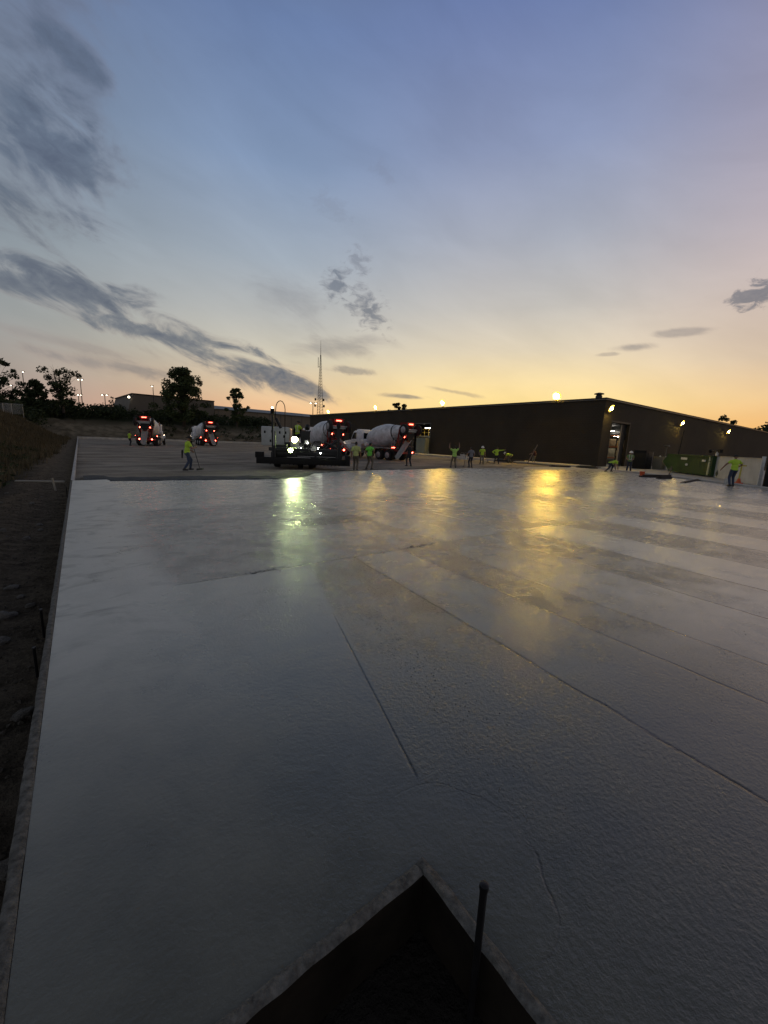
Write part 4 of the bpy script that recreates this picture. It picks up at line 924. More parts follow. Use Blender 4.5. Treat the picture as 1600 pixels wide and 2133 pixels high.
    me = remesh(b, 'trousers', [pants], .016, 3)
    o_ = bpy.data.objects.new('trousers', me); COL.objects.link(o_); o_.parent = root
    for k in (-1, 1):
        an, kn = joints[('a', k)], joints[('k', k)]
        b = MB(); ft = Vector((hx.y*-1, hx.x, 0)).normalized(); ft = (ft+Vector((hx.x, hx.y, 0))*.15*k).normalized()
        b.cap(an+(kn-an)*.3, an, .058, .056); b.cap(an-ft*.045-Vector((0, 0, .035)), an+ft*.15-Vector((0, 0, .045)), .05, .043); b.box(an+ft*.05-Vector((0, 0, .068)), (.09, .27, .026), (0, 0, math.atan2(-ft.x, ft.y)))
        me = remesh(b, 'boot', [M_boot], .014, 2); o_ = bpy.data.objects.new('boot', me); COL.objects.link(o_); o_.parent = root
    # ---- head cover
    up = Rh @ Vector((0, 0, 1)); c = hd+Rh @ Vector((0, -.008, .0))
    b = MB()
    if hat == 'hair':
        b.ball(hd+Rh @ Vector((0, -.016, .022)), .104, (.80, .93, 1.1), Rh, 3)
        bmesh.ops.delete(b.b, geom=[f for f in b.b.faces if (lambda q: q.z < -.055 or (q.y > .045 and q.z < .05))(Ri @ (f.calc_center_median()-hd))], context='FACES')
    elif hat == 'helmet':
        b.lathe([(0, .155), (.05, .158), (.10, .128), (.35, .126), (.6, .108), (.8, .078), (.95, .035), (1, .008)], c+up*.035, c+up*.185, 24)
        b.ball(c+up*.042+Rh @ Vector((0, .12, 0)), .075, (1, .9, .12), Rh, 2)
        b.box(c+up*.135, (.03, .20, .085), Rh.to_euler(), bevel=.01)
    elif hat == 'brim':
        b.lathe([(0, .185), (.06, .19), (.10, .115), (.5, .112), (.85, .09), (1, .03)], c+up*.03, c+up*.165, 24)
    elif hat == 'cap':
        b.lathe([(0, .108), (.2, .112), (.6, .1), (.85, .07), (1, .015)], c+up*.02, c+up*.135, 24)
        b.ball(c+up*.035+Rh @ Vector((0, .12, 0)), .08, (.95, 1, .10), Rh, 2)
    b.build({'hair': 'hair', 'helmet': 'hard_hat', 'brim': 'sun_hat', 'cap': 'cap'}[hat], hatmat, root, smooth='auto')
    root['_w'] = 0; del root['_w']
    return root, joints
def pw(root, v):        # point of a person in world space
    return Matrix.LocRotScale(root.location, root.rotation_euler, root.scale) @ Vector(v)
def tool(name, label, cat, p0, p1, r=.018, mat=M_wood, head=None, headmat=None, group=None):
    p0, p1 = Vector(p0), Vector(p1); t_ = thing(name, label, cat, p1, 0, group)
    b = MB(); b.cyl(p0-p1, (0, 0, .02), r, r, 8); b.build('handle', mat, t_)
    if head:
        yaw = math.atan2((p1-p0).y, (p1-p0).x); b = MB(); b.box((0, 0, 0), head, bevel=.004); h = b.build('blade', headmat or M_darkmetal, t_); h.rotation_euler = (0, 0, yaw); h.location = (0, 0, head[2]/2)
    return t_
def GP(x, y, z=-.17): return G(x, y, z)

r_, j = person('worker in yellow shirt and dark hat pulling a long rake at the wet concrete edge', GP(391, 979.5, -.13), R(-42), dict(lf=(-.16, .20), rf=(.15, -.22), pitch=8, pz=.91, rh=(.16, .36, 1.18), lh=(-.32, .34, .98), head=(12, 10)), M_hivis, M_jeans, 'brim', M_darkhat, scale=1.0)
rk0 = pw(r_, (.02, .26, 1.46)); rk1 = G(417, 979, -.10)
tool('concrete_rake', 'long handled concrete rake held by the worker in the dark hat', 'rake', rk0, rk1, .017, M_darkmetal, (.05, .5, .1), M_darkmetal)
b = MB(); b.cap((-.2, -.14, .98), (-.22, -.16, .62), .05, .03); b.build('rag', M_dark_cloth, r_)
person('small distant worker in yellow shirt walking beside the far left mixer truck', GP(271, 928), R(-20), dict(lf=(-.13, .10), rf=(.13, -.1)), M_hivis, M_navy, 'hair')
person('distant worker in yellow shirt at the left flank of the truck under the large tree', GP(412, 927), R(-100), dict(lf=(-.13, .06), rf=(.13, -.06)), M_hivis, M_navy, 'hair')
op = Matrix.LocRotScale(sc0, Euler((0, 0, R(9))), None) @ Vector((-.55, 2.5, 2.08-.0))
ro, j = person('operator in striped hi-vis vest seated on top of the screed machine', op-Vector((0, 0, .12)), R(-35), dict(pz=.2, pitch=4, lf=(-.15, .55), rf=(.15, .55), lz=-.28, rz=-.28, lh=(-.2, .42, .42), rh=(.2, .44, .42), head=(5, -20)), M_hivis, M_navy, 'cap', M_darkhat, vest=True)
person('worker in faded pale lime shirt, back to the camera, at the pour edge', GP(740.5, 980.5), R(-5), dict(lf=(-.10, .04), rf=(.10, -.05), pitch=-1, head=(6, -10)), M_pale, M_khaki, 'hair', sleeve=.8)
person('worker in bright green shirt with hand on hip beside the pale shirted worker', GP(769, 978), R(-32), dict(lf=(-.24, .02), rf=(.20, -.02), pz=.915, pitch=2, rh=(.26, .02, 1.02), er=(1, -.5, 0), lh=(-.28, .05, .92), head=(10, -15)), M_hivisg, M_khaki, 'hair')
person('worker in all dark clothes standing behind the chute of the mixer truck', GP(852, 971), R(30), dict(lf=(-.14, .1), rf=(.12, -.1), lh=(-.2, .34, 1.1), rh=(.2, .34, 1.15)), M_dark_cloth, M_dark_cloth, 'hair', sleeve=1.5)
person('worker in lime shirt with both arms raised in front of the warehouse wall', GP(945, 974.5), R(5), dict(lf=(-.22, .04), rf=(.14, -.02), pz=.92, lh=(-.40, .16, 1.80), rh=(.36, .12, 1.86), el=(-1, 0, -.3), er=(1, 0, -.3)), M_hivisg if False else pm('lime_cloth', (.34, .58, .12), .8), M_khaki, 'hair')
r_, j = person('worker in grey shirt leaning on a shovel right of the worker with raised arms', GP(980, 974), R(18), dict(pitch=6, lh=(-.36, .32, 1.0), rh=(.24, .05, .92), head=(8, 15)), M_grey_shirt, M_navy, 'hair', scale=.99)
tool('shovel', 'long shovel planted in the gravel by the grey shirted worker', 'shovel', pw(r_, (-.34, .36, 1.12)), G(966, 973, -.16), .018, M_darkmetal, (.22, .2, .03))
r_, j = person('worker in hi-vis shirt and white helmet working a hand tool in front of the kerb', GP(1003, 967), R(165), dict(lf=(-.15, .05), rf=(.15, -.02), pitch=6, lh=(-.30, .36, .84), rh=(.28, .16, .98), head=(12, 0)), M_hivis, M_khaki, 'helmet', M_whitehat)
tool('hand_float', 'hand float on a short handle held by the worker with white helmet and hi-vis shirt', 'float tool', pw(r_, (-.28, .36, .95)), G(1017, 963.5, -.1), .018, M_wood, (.12, .4, .05))
person('worker in yellow shirt pointing to the right with a stretched arm', GP(1033, 966), R(-25), dict(lf=(-.20, .12), rf=(.26, -.06), pz=.90, rh=(.72, .22, 1.44), er=(0, -1, -.4), lh=(-.24, .03, 1.03), el=(-1, -.4, 0), head=(3, -35)), M_hivis, M_navy, 'hair', sleeve=1.5, scale=1.06)
person('worker bent low with a white helmet and yellow shirt near the wall', GP(1062, 964), R(60), dict(pz=.80, py=-.12, pitch=78, lf=(-.2, .08), rf=(.2, -.1), lh=(-.2, .55, .38), rh=(.2, .5, .36), head=(-15, 0)), M_hivis, M_khaki, 'helmet', M_whitehat, scale=1.12)
r_, j = person('worker in dark maroon shirt and pale trousers by the leaning plank', GP(1112, 966.5), R(25), dict(pitch=12, lh=(-.3, .4, 1.1), rh=(.25, .3, .98)), M_maroon, pm('pale_trousers', (.15, .14, .11), .9), 'hair')
b = MB(); b.bb((-.05, -.02, 0), (.05, .02, 2.3))
pl = b.build('plank', M_wood, smooth=False, loc=G(1099, 965, -.02)); pl.rotation_euler = (R(-14), R(20), R(-30)); tag(pl, 'tall timber plank leaning beside the worker in maroon', 'plank')
person('worker in hi-vis shirt lunging and bending over the slab edge by the tall doorway', GP(1270, 983.5, -.05), R(-82), dict(pz=.74, pitch=74, py=-.05, lf=(-.24, .30), rf=(.30, -.62), rz=.10, lh=(-.12, .62, .12), rh=(.2, .52, .35), head=(-10, 0), twist=0), M_hivis, M_navy, 'hair', scale=1.05)
person('worker in white helmet and green vest standing upright beside the tall doorway', GP(1309, 983, -.05), R(150), dict(lf=(-.14, .06), rf=(.15, -.04), lh=(-.15, .28, 1.05), rh=(.18, .26, 1.08), head=(8, 10)), pm('vest_green', (.14, .22, .07), .8), M_navy, 'helmet', M_whitehat, vest=True, scale=1.03)
person('worker in yellow shirt and jeans on the slab in front of the white panels', GP(1523, 1013, 0), R(-12), dict(lf=(-.14, -.10), rf=(.15, .14), pitch=4, lh=(-.50, .16, .98), el=(-1, -.6, .2), rh=(.30, .30, 1.05), er=(1, -.6, 0), head=(6, -25)), M_hivis, M_jeans, 'cap', M_darkhat)

# ------------------------------------------------------------------ site clutter on the right
d0, d1 = G(1478, 994, -.05), G(1380, 981, -.05)
dd = d1-d0; L = dd.length; ang = math.atan2(dd.y, dd.x)
D = thing('dumpster', 'long dark green roll-off dumpster in front of the warehouse end', 'dumpster', d0, ang)
b = MB(); hgt = 1.72
b.prism([(.1, .14), (L*.86, .14), (L+.3, 1.0), (L-.6, hgt-.05), (.1, hgt)], -2.3, 0, 'y', bevel=.03)
b.build('bin', M_green, D, False)
b = MB(); b.bb((0, .003, hgt-.12), (L-.7, .10, hgt+.02)); b.bb((0, .003, .10), (L*.85, .09, .26))
b.build('rib', M_green, D, False)
b = MB(); b.bb((-.12, -2.3, .1), (.04, .06, hgt)); b.build('end_gate', M_green, D, False)
b = MB(); b.bb((.15, .03, .12), (.32, .115, 1.25)); b.bb((.15, .03, 1.3), (.30, .112, 1.62)); b.build('reflective_strip', pm('strip_cream', (.5, .5, .30), .5), D, False)
for (x, z, w_, h_) in [(L*.52, 1.38, 1.05, .2), (L*.13, 1.30, .55, .16)]:
    b = MB(); b.box((x, .085, z), (w_, .012, h_), (0, R(-1), 0)); b.build('name_plate', M_plate, D, False)
b = MB(); b.prism([(L*.45-.24, .86), (L*.45-.12, .96), (L*.45+.12, .96), (L*.45+.24, .86), (L*.45+.12, .76), (L*.45-.12, .76)], .075, .09, 'y'); b.build('badge', M_plate, D, False)
b = MB(); b.cyl((-.15, .0, hgt), (-.42, .05, hgt+.35), .05); b.cyl((-1.0, .05, hgt+.45), (.45, .05, hgt+.42), .05); b.ball((.42, .05, hgt+.38), .14, sub=2); b.box((-.9, .05, hgt+.4), (.28, .2, .26)); b.build('tarp_arm', M_black, D)
b = MB(); b.box((-.45, .02, hgt+.2), (.25, .1, .3)); b.build('arm_bracket', M_plate, D)
# white panel barrier behind it
q0, q1 = G(1579, 1012, -.05), G(1398, 977.5, -.05)
dd = (q1-q0); Lp = dd.length; an = math.atan2(dd.y, dd.x); npan = 9
PB = thing('panel_barrier', 'off-white panel barrier running behind the green dumpster to the right edge', 'barrier', q0, an)
for k in range(npan):
    a, c_ = Lp*k/npan+.012, Lp*(k+1)/npan-.012
    b = MB(); b.bb((a, -.06, 0.02), (c_, .06, 1.68), bevel=.01); b.build('panel', M_panel, PB, False)
b = MB(); b.bb((-.13, -.08, 0), (-.004, .08, 1.84)); b.build('end_post', M_plate, PB, False)
b = MB(); b.bb((0, -.09, 1.685), (Lp, .09, 1.74)); b.build('cap_rail', M_galv, PB, False)
for k, x in enumerate((Lp*.33, Lp*.405)):
    b = MB(); b.prism([(x-.30, .36), (x, .08), (x+.30, .36), (x, .64)], .064, .075, 'y'); b.build('diamond_placard', pm('placard_green', (.03, .045, .03), .5), PB, False)
# dark gate panel at the frame edge
e0 = G(1583, 1015, -.05); e1 = e0+UV_*.5+Vector((2.2, -.9, 0))
GT = thing('dark_gate', 'black sheeted gate panel right of the white panel barrier', 'gate', e0+Vector((.12, -.05, 0)), math.atan2(-.6, 2.2))
b = MB(); b.bb((0, -.03, .05), (2.6, .03, 1.5)); b.build('sheet', M_black, GT, False)
b = MB()
for x in (0, 1.3, 2.55): b.bb((x, -.06, 0), (x+.06, .06, 1.62))
b.bb((0.065, -.05, 1.52), (2.6, .05, 1.6)); b.build('frame', M_black, GT, False)
# cabinet, bollards and mushroom vent by the wall
ZA = -.05
def put(x, y, z=ZA): return G(x, y, z)
b = MB(); b.box((0, 0, .65), (1.3, .9, 1.3), bevel=.03); b.box((0, 0, 1.33), (1.4, 1.0, .06)); b.box((0, -.46, .62), (.02, .02, 1.05))
tag(b.build('meter_cabinet', pm('buff_cabinet', (.20, .18, .13), .7), loc=put(1372, 977.5), rotz=AZU), 'buff metal cabinet at the far end of the dumpster', 'cabinet')
b = MB(); b.box((0, 0, .95), (1.9, 1.2, 1.9), bevel=.05); b.box((0, 0, 1.93), (2.0, 1.3, .07)); b.box((-.4, -.61, .9), (.02, .03, 1.6))
tag(b.build('transformer_box', M_black, loc=put(1336, 976.5), rotz=AZU), 'dark transformer box against the wall right of the tall doorway', 'transformer')
for (x, y, h, lab) in [(1354.5, 969, 1.9, 'white capped bollard left of the mushroom topped post'), (1371, 971, 1.5, 'short white bollard close beside the mushroom topped post'), (1383, 972, 1.45, 'white bollard right of the mushroom topped post')]:
    p = put(x, y+6); b = MB(); b.lathe([(0, .1), (.9, .1), (.96, .085), (1, .03)], (0, 0, 0), (0, 0, h), 14)
    tag(b.build('bollard', M_panel, loc=p), lab, 'bollard', 'bollards by the meter cabinet')
p = put(1381, 977); b = MB(); b.cyl((0, 0, 0), (0, 0, 2.55), .08); b.lathe([(0, .3), (.4, .34), (1, .26)], (0, 0, 2.5), (0, 0, 2.66), 16)
tag(b.build('vent_post', M_trim, loc=p), 'tall post with a flat mushroom top behind the dumpster end', 'post')
p = put(1405, 981); b = MB(); b.cyl((0, 0, 0), (.3, 0, 4.2), .04); tag(b.build('downpipe', M_black, loc=p), 'thin leaning dark rod standing behind the dumpster', 'rod')
# loose things along the kerb
b = MB(); b.lathe([(0, .15), (.9, .18), (1, .19)], (0, 0, 0), (0, 0, .36), 18); o = b.build('bucket', M_orange, loc=put(1337, 992)); tag(o, 'orange bucket on the slab edge near the doorway', 'bucket')
for (x, y, lab) in [(1513.5, 1010.5, 'white bucket at the feet of the worker on the right'), (962.5, 957, 'white bucket on the kerb, left of the pair by the grey shirted worker'), (968.5, 958, 'white bucket on the kerb, closest to the grey shirted worker')]:
    z = -.05 if x > 1100 else .05
    t_ = thing('bucket', lab, 'bucket', put(x, y, z), 0, 'white site buckets'); k = 1 if x > 1100 else 1.5
    b = MB(); b.lathe([(0, .13*k), (.88, .155*k), (.9, .17*k), (1, .17*k)], (0, 0, 0), (0, 0, .38*k), 18); b.build('tub', M_bucket, t_)
    b = MB(); b.tube([(.17*k*math.cos(a), 0, .36*k+.17*k*math.sin(a)) for a in [math.pi*i/8 for i in range(9)]], .008, 6); b.build('handle', M_galv, t_)
for (x, y, L_, wd, hh, rz, lab) in [(1362, 995, 2.6, .3, .22, 20, 'stack of dark form timbers on the slab edge near the dumpster'), (1384, 998, 1.6, .35, .3, 30, 'short pile of dark offcuts beside the upright stake'), (1440, 1004, 5.0, .22, .12, 42, 'long dark form timber lying along the kerb below the dumpster'),
                                    (1167, 972.5, 2.4, .5, .16, 20, 'flat dark form panel lying below the brightest flood lamp'), (1221, 974.5, 2.0, .6, .2, 6, 'dark form panel lying left of the warehouse corner'), (1237, 976, 1.5, .5, .16, 12, 'short dark form panel at the foot of the warehouse corner'), (1062, 962.5, 3.6, .5, .3, -10, 'pile of dark formwork by the bent worker')]:
    b = MB()
    for k in range(3): b.box((rnd.uniform(-.1, .1), (k-1)*wd*.33, hh*.3+.0), (L_*rnd.uniform(.85, 1), wd*.3, hh*.55), (0, 0, rnd.uniform(-.03, .03)), bevel=.01)
    b.box((.05, 0, hh*.8), (L_*.9, wd*.5, hh*.4), (0, 0, .04), bevel=.01)
    tag(b.build('timber_pile', M_darkmetal if 'panel' in lab else pm('dark_timber', (.045, .035, .028), .85, var=.4), smooth=False, loc=put(x, y, -.03 if x > 1100 else -.1), rotz=R(rz)), lab, 'timber', 'form timbers along the kerb')
b = MB(); b.box((0, 0, .42), (.07, .05, .95), (R(6), R(4), 0)); b.box((0, 0, .7), (.26, .05, .07), (0, .1, 0)); tag(b.build('form_stake', M_wood, smooth=False, loc=put(1393, 998)), 'short wooden stake sticking up by the offcuts near the dumpster', 'stake')
p = put(1537, 1010.5); t_ = thing('delineator', 'yellow marker post on an orange base behind the worker on the right', 'marker post', p)
b = MB(); b.box((0, 0, .09), (.34, .34, .16), bevel=.03); b.lathe([(0, .14), (1, .06)], (0, 0, .16), (0, 0, .42), 14); b.build('base', M_orange, t_)
b = MB(); b.cyl((0, 0, .42), (.02, 0, 1.42), .045); b.build('post', pm('dull_yellow', (.5, .42, .08), .6), t_)
b = MB(); b.bb((-.55, -.025, 1.18), (.30, .025, 1.26)); b.build('crossbar', pm('dull_yellow', (.5, .42, .08), .6), t_)

# ------------------------------------------------------------------ far shed, tower, lamp posts
LZ = 4.0
a0 = V(276, 821.5, 108); a1 = V(446, 836.5, 122)
def wallslab(o_par, name, p, q, z0, z1, th, mat):
    d = (q-p); d.z = 0; L_ = d.length; an_ = math.atan2(d.y, d.x); b = MB(); b.bb((0, 0, z0), (L_, th, z1))
    ob = b.build(name, mat, o_par, False); ob.location = (p.x, p.y, 0); ob.rotation_euler.z = an_; return ob
SH = thing('shed', 'long pale clad shed on the hill behind the trees', 'building')
topz = (a0.z+a1.z)/2
d_ = (a1-a0); d_.z = 0; La = d_.length; ana = math.atan2(d_.y, d_.x)
b = MB(); b.prism([(-2.2, LZ), (0, topz), (La, topz), (La, LZ)], 0, 26, 'y'); o = b.build('wall', M_shed, SH, False); o.location = (a0.x, a0.y, 0); o.rotation_euler.z = ana
b = MB(); b.bb((-.2, -.12, topz+.003), (La+.1, 26, topz+.28)); b.bb((2, -.06, topz-4.2), (La, -.003, topz-4.05)); o = b.build('roof_edge', M_black, SH, False); o.location = (a0.x, a0.y, 0); o.rotation_euler.z = ana
c0 = V(447, 840.5, 123); c1 = V(720, 868, 160); tz = (c0.z+c1.z)/2
d_ = (c1-c0); d_.z = 0; Lc = d_.length; anc = math.atan2(d_.y, d_.x)
S2_ = thing('shed', 'lower long shed with a metal roof behind the screed machine and small tree', 'building')
b = MB(); b.bb((0, 0, LZ-1), (Lc, 22, tz-1.4)); o = b.build('wall', pm('buff_cladding', (.15, .125, .09), .8, var=.2, scale=.2), S2_, False); o.location = (c0.x, c0.y, 0); o.rotation_euler.z = anc
b = MB(); b.prism([(-.5, tz-1.4), (10, tz+.2), (22.5, tz-1.2)], -.3, Lc, 'x'); o = b.build('roof', M_shedroof, S2_, False); o.location = (c0.x, c0.y, 0); o.rotation_euler.z = anc
b = MB()
for k in range(12): b.bb((k*Lc/12+1, -.06, LZ-1), (k*Lc/12+1.2, -.003, tz-1.45))
o = b.build('pilaster', M_shed, S2_, False); o.location = (c0.x, c0.y, 0); o.rotation_euler.z = anc

TY = 260; tb = V(665.5, 868, TY); tt_ = V(670.5, 709, TY); th = tt_.z-tb.z+8; tx, tz0 = tb.x+.3, tb.z-8
TW = thing('radio_tower', 'tall lattice radio mast rising behind the sheds', 'radio mast', (tx, TY, tz0), .4)
def tw_w(z): return max(.28, 2.6*(1-z/(th*.86)))
legs = [(math.cos(a), math.sin(a)) for a in (R(200), R(320), R(80))]
nseg = 26; zt = th*.84
for lx, ly in legs:
    b = MB(); b.cyl((lx*tw_w(0), ly*tw_w(0), 0), (lx*tw_w(zt), ly*tw_w(zt), zt), .17, .09, 6); b.build('leg', M_darkmetal, TW)
b = MB()
for k in range(nseg):
    z0_, z1_ = zt*k/nseg, zt*(k+1)/nseg
    for i in range(3):
        A_, B_ = legs[i], legs[(i+1) % 3]
        p, q = (A_[0]*tw_w(z0_), A_[1]*tw_w(z0_), z0_), (B_[0]*tw_w(z1_), B_[1]*tw_w(z1_), z1_)
        b.cyl(p, q, .045, .045, 4); b.cyl((A_[0]*tw_w(z1_), A_[1]*tw_w(z1_), z1_), q, .045, .045, 4)
b.build('lattice', M_darkmetal, TW)
b = MB(); b.cyl((0, 0, zt-1), (0, 0, th), .16, .07, 6); b.build('top_antenna', M_darkmetal, TW)
for z, dx_ in ((th*.70, -1.5), (th*.33, -3.0), (th*.33, 2.2), (th*.26, -3.2), (th*.26, 2.5)):
    b = MB(); b.cyl((dx_, 0, z), (dx_, 0, z+(6 if z > th*.6 else 1.4)), .16 if z > th*.6 else .55, None, 8); b.cyl((0, 0, z+.6), (dx_, 0, z+.6), .08, None, 6); b.build('antenna_panel', M_darkmetal, TW)

def lamppost(label, x, y, Y, yb, heads, lit=True, group='car park lamp posts beyond the bank'):
    p = V(x, y, Y); base = V(x, yb, Y); h = p.z-base.z+1
    t_ = thing('lamp_post', label, 'lamp post', (p.x, Y, p.z-h), 0, group)
    k = Y/130
    b = MB(); b.cyl((0, 0, 0), (0, 0, h), .13*k, .09*k, 8); b.build('pole', M_darkmetal, t_)
    for dx_ in heads:
        b = MB(); b.box((dx_*k, 0, h+.08), (.9*k, .4*k, .16*k), (0, 0, 0), bevel=.04); b.cyl((0, 0, h-.1), (dx_*k, 0, h), .06*k, None, 6); b.build('lamp_head', M_darkmetal, t_)
        if lit: b = MB(); b.ball((dx_*k, -.12*k, h-.16*k), .19*k, (1.2, .8, .6), sub=2); b.build('lamp_lens', M_lampw, t_)
lamppost('tall lamp post with one lit head between the leftmost tree and the dark bushy tree', 46.5, 774, 105, 840, [.25])
lamppost('short distant lamp post behind the leftmost tree', 25, 802, 150, 835, [-.3])
lamppost('lamp post with two bright heads right of the bare branched tree', 167, 790, 110, 836, [-.5, .6])
lamppost('low lamp post glimpsed through the branches under the twin headed one', 163, 822, 170, 845, [0, .9])
lamppost('small twin headed lamp post standing alone left of the shed', 218, 822, 170, 850, [-.7, .7])
lamppost('lamp post with one lit head in front of the hill shed', 318.5, 804, 100, 850, [-.25])
lamppost('lamp post with a bright left head beside the radio mast', 652, 839, 150, 872, [-.7, .9])
lamppost('unlit low lamp post left of the shed gable', 241, 841, 170, 852, [-.3, .5], False)
p = V(268.5, 827, 107); b = MB(); b.ball((0, 0, 0), .26, sub=2); t_ = thing('wall_lamp', 'lamp on the left gable of the hill shed', 'wall lamp', p)
b.build('lens', M_lampw, t_); b = MB(); b.box((.3, .35, .12), (.5, .5, .2), bevel=.04); b.build('housing', M_darkmetal, t_)

# chain link fence at the left
FN = thing('chain_fence', 'chain link fence with pale posts on the grass bank at the far left', 'fence')
fp = [V(-28, 862, 62), V(8, 863, 64), V(26, 863, 68), V(49, 863, 72)]
for i, p in enumerate(fp):
    b = MB(); b.cyl((p.x, p.y, p.z-.6), (p.x, p.y, p.z+1.75), .045, None, 8); b.build('post', M_galv, FN)
b = MB()
for a, c_ in zip(fp, fp[1:]):
    b.cyl(a+ZU*1.7, c_+ZU*1.7, .025, None, 6); n = 26
    for k in range(n):
        for sg in (0, 1):
            p = a.lerp(c_, k/n)+ZU*(1.65 if sg else 0); q = a.lerp(c_, min(1, (k+4)/n))+ZU*(0 if sg else 1.65); b.cyl(p, q, .006, None, 3, False)
b.build('mesh', M_galv, FN)

# ------------------------------------------------------------------ vegetation
def leaves(bm_, c, n, rad, size, flat=.75, rr=rnd):
    for _ in range(n):
        v = Vector((rr.gauss(0, 1), rr.gauss(0, 1), rr.gauss(0, 1))).normalized()*rad*(rr.random()**.45); v.z *= flat
        p = c+v; a = Vector((rr.gauss(0, 1), rr.gauss(0, 1), rr.gauss(0, 1))).normalized(); u = a.orthogonal().normalized(); w_ = a.cross(u)
        s1, s2 = size*rr.uniform(.6, 1.3), size*rr.uniform(.35, .8)
        bm_.faces.new([bm_.verts.new(p+u*s1), bm_.verts.new(p+w_*s2), bm_.verts.new(p-u*s1), bm_.verts.new(p-w_*s2)])
def tree(label, base, h, wd, seed, clumps=34, per=70, leaf=.26, bare=0, trunk_h=.25, mat=M_leaf, shape='round', low=.2):
    rr = random.Random(seed); T = thing('tree', label, 'tree', base, 0, 'trees beyond the site')
    b = MB(); r0 = h*.022
    top = Vector((rr.uniform(-.03, .03)*h, 0, h*.8)); mid = Vector((rr.uniform(-.02, .02)*h, 0, h*.4))
    b.cyl((0, 0, -1), mid, r0*1.5, r0, 8); b.cyl(mid, top, r0, r0*.3, 6)
    cr = MB(); cs = []
    for k in range(clumps):
        u = rr.random(); zz_ = h*(low+(1-low)*u)*.97
        if shape == 'round': rw = wd*.5*math.sin(math.pi*min(.97, max(.08, .12+.80*u**.9)))**.7
        elif shape == 'broad': rw = wd*.5*(.80+.5*u if u < .3 else .95-.62*((u-.3)/.7)**1.6)
        elif shape == 'vase': rw = wd*.5*(.35+.65*u)*(1 if u < .85 else .75)
        else: rw = wd*.5*(1-.75*u)
        a = rr.uniform(0, 2*math.pi); q = rr.random()**.5*(rr.choice((.85, .95, 1.0, 1.18)))
        cs.append(Vector((math.cos(a)*rw*q, math.sin(a)*rw*q, zz_)))
    for c in cs:
        st_ = Vector((0, 0, 0)).lerp(top, min(.95, max(.15, c.z/h*rr.uniform(.45, .7))))
        md_ = st_.lerp(c, .5)+Vector((rr.uniform(-1, 1), rr.uniform(-1, 1), rr.uniform(0, 1)))*h*.02
        b.cyl(st_, md_, r0*.35, r0*.2, 5); b.cyl(md_, c, r0*.2, r0*.07, 4)
        rad = wd*rr.uniform(.055, .125)
        leaves(cr.b, c, int(per*rr.uniform(.6, 1.3)), rad, leaf, .8, rr)
    for k in range(bare):       # leafless whip branches
        a = rr.uniform(-.7, -.1); L_ = h*rr.uniform(.75, 1.1); st_ = Vector((0, 0, h*.15)); e = Vector((math.sin(a)*L_*.55, rr.uniform(-1, 1)*.1*L_, math.cos(a)*L_))
        m_ = st_.lerp(e, .6)+Vector((-.03*h, 0, 0)); b.cyl(st_, m_, r0*.35, r0*.16, 5); b.cyl(m_, e, r0*.16, r0*.05, 4)
        for q in range(6):
            f = rr.uniform(.4, .95); s0 = m_.lerp(e, (f-.4)/.6); b.cyl(s0, s0+Vector((rr.uniform(-.16, .1)*h*.8, rr.uniform(-.1, .1)*h, rr.uniform(.1, .22)*h)), r0*.07, r0*.03, 3)
    b.build('trunk', M_bark, T); cr.build('crown', mat, T, False)
    return T
def treepx(label, x, ytop, ybase, Y, wpx, seed, **kw):
    t0, b0 = V(x, ytop, Y), V(x, ybase, Y)
    r = ray(x, ybase); return tree(label, (b0.x, Y, b0.z), t0.z-b0.z, wpx/F*Y*1.0, seed, **kw)
treepx('largest leafy tree standing in front of the hill shed', 383, 767, 880, 96, 98, 3, clumps=120, per=90, leaf=.27, low=.03, shape='broad')
treepx('small slim tree standing right of the largest tree', 493, 809, 880, 98, 44, 5, clumps=46, per=80, leaf=.24, low=.03)
treepx('tree cut by the left edge of the frame', -8, 742, 850, 84, 92, 8, clumps=70, per=62, leaf=.26, low=.05, mat=M_leafd)
treepx('dark bushy tree right of the tall lamp post', 82, 794, 855, 88, 78, 11, clumps=56, per=80, leaf=.28, mat=M_leafd, low=.05, shape='cone')
treepx('half bare tree with leafless branches on its left side', 132, 768, 850, 86, 80, 14, clumps=52, per=60, leaf=.22, bare=16, mat=M_leafd, low=.12, shape='vase')
treepx('rounded treetop showing above the warehouse roof behind the truck', 827, 838, 905, 150, 46, 17, clumps=30, per=70, leaf=.42, mat=M_leafd)
treepx('treetop showing above the sloping warehouse roof line at the right', 1484, 862, 960, 150, 74, 19, clumps=40, per=70, leaf=.42, mat=M_leafd)
treepx('thin sapling top left of the hill shed on the shrub line', 232, 826, 850, 100, 16, 23, clumps=8, per=26, leaf=.2, mat=M_leafd)
# dense shrub belt on the hill
rs = random.Random(5); b = MB()
def shrub_at(w, s, hh, n, lf):
    p = S(w, s, ground_z(w, s)); 
    for k in range(3): leaves(b.b, p+Vector((rs.uniform(-.8, .8), rs.uniform(-.8, .8), hh*(.25+.28*k))), n, hh*(.62-.13*k), lf, .8, rs)
for _ in range(360):
    w = rs.uniform(-26, 46); s = rs.triangular(111, 150, 116); hh = rs.uniform(1.4, 2.9)
    shrub_at(w, s, hh, 26, .30)
for _ in range(130):
    w = rs.uniform(-28, 2); s = rs.uniform(96, 118); 
    if w > -6 and s < 112: continue
    shrub_at(w, s, rs.uniform(1.6, 3.4), 34, .27)
for _ in range(46): shrub_at(rs.uniform(14, 46), rs.uniform(103, 112), rs.uniform(.7, 1.5), 18, .2)
tag(b.build('shrub_belt', M_leafd, smooth=False), 'dark shrubs covering the hill behind the far kerb', 'shrubs', kind='stuff')
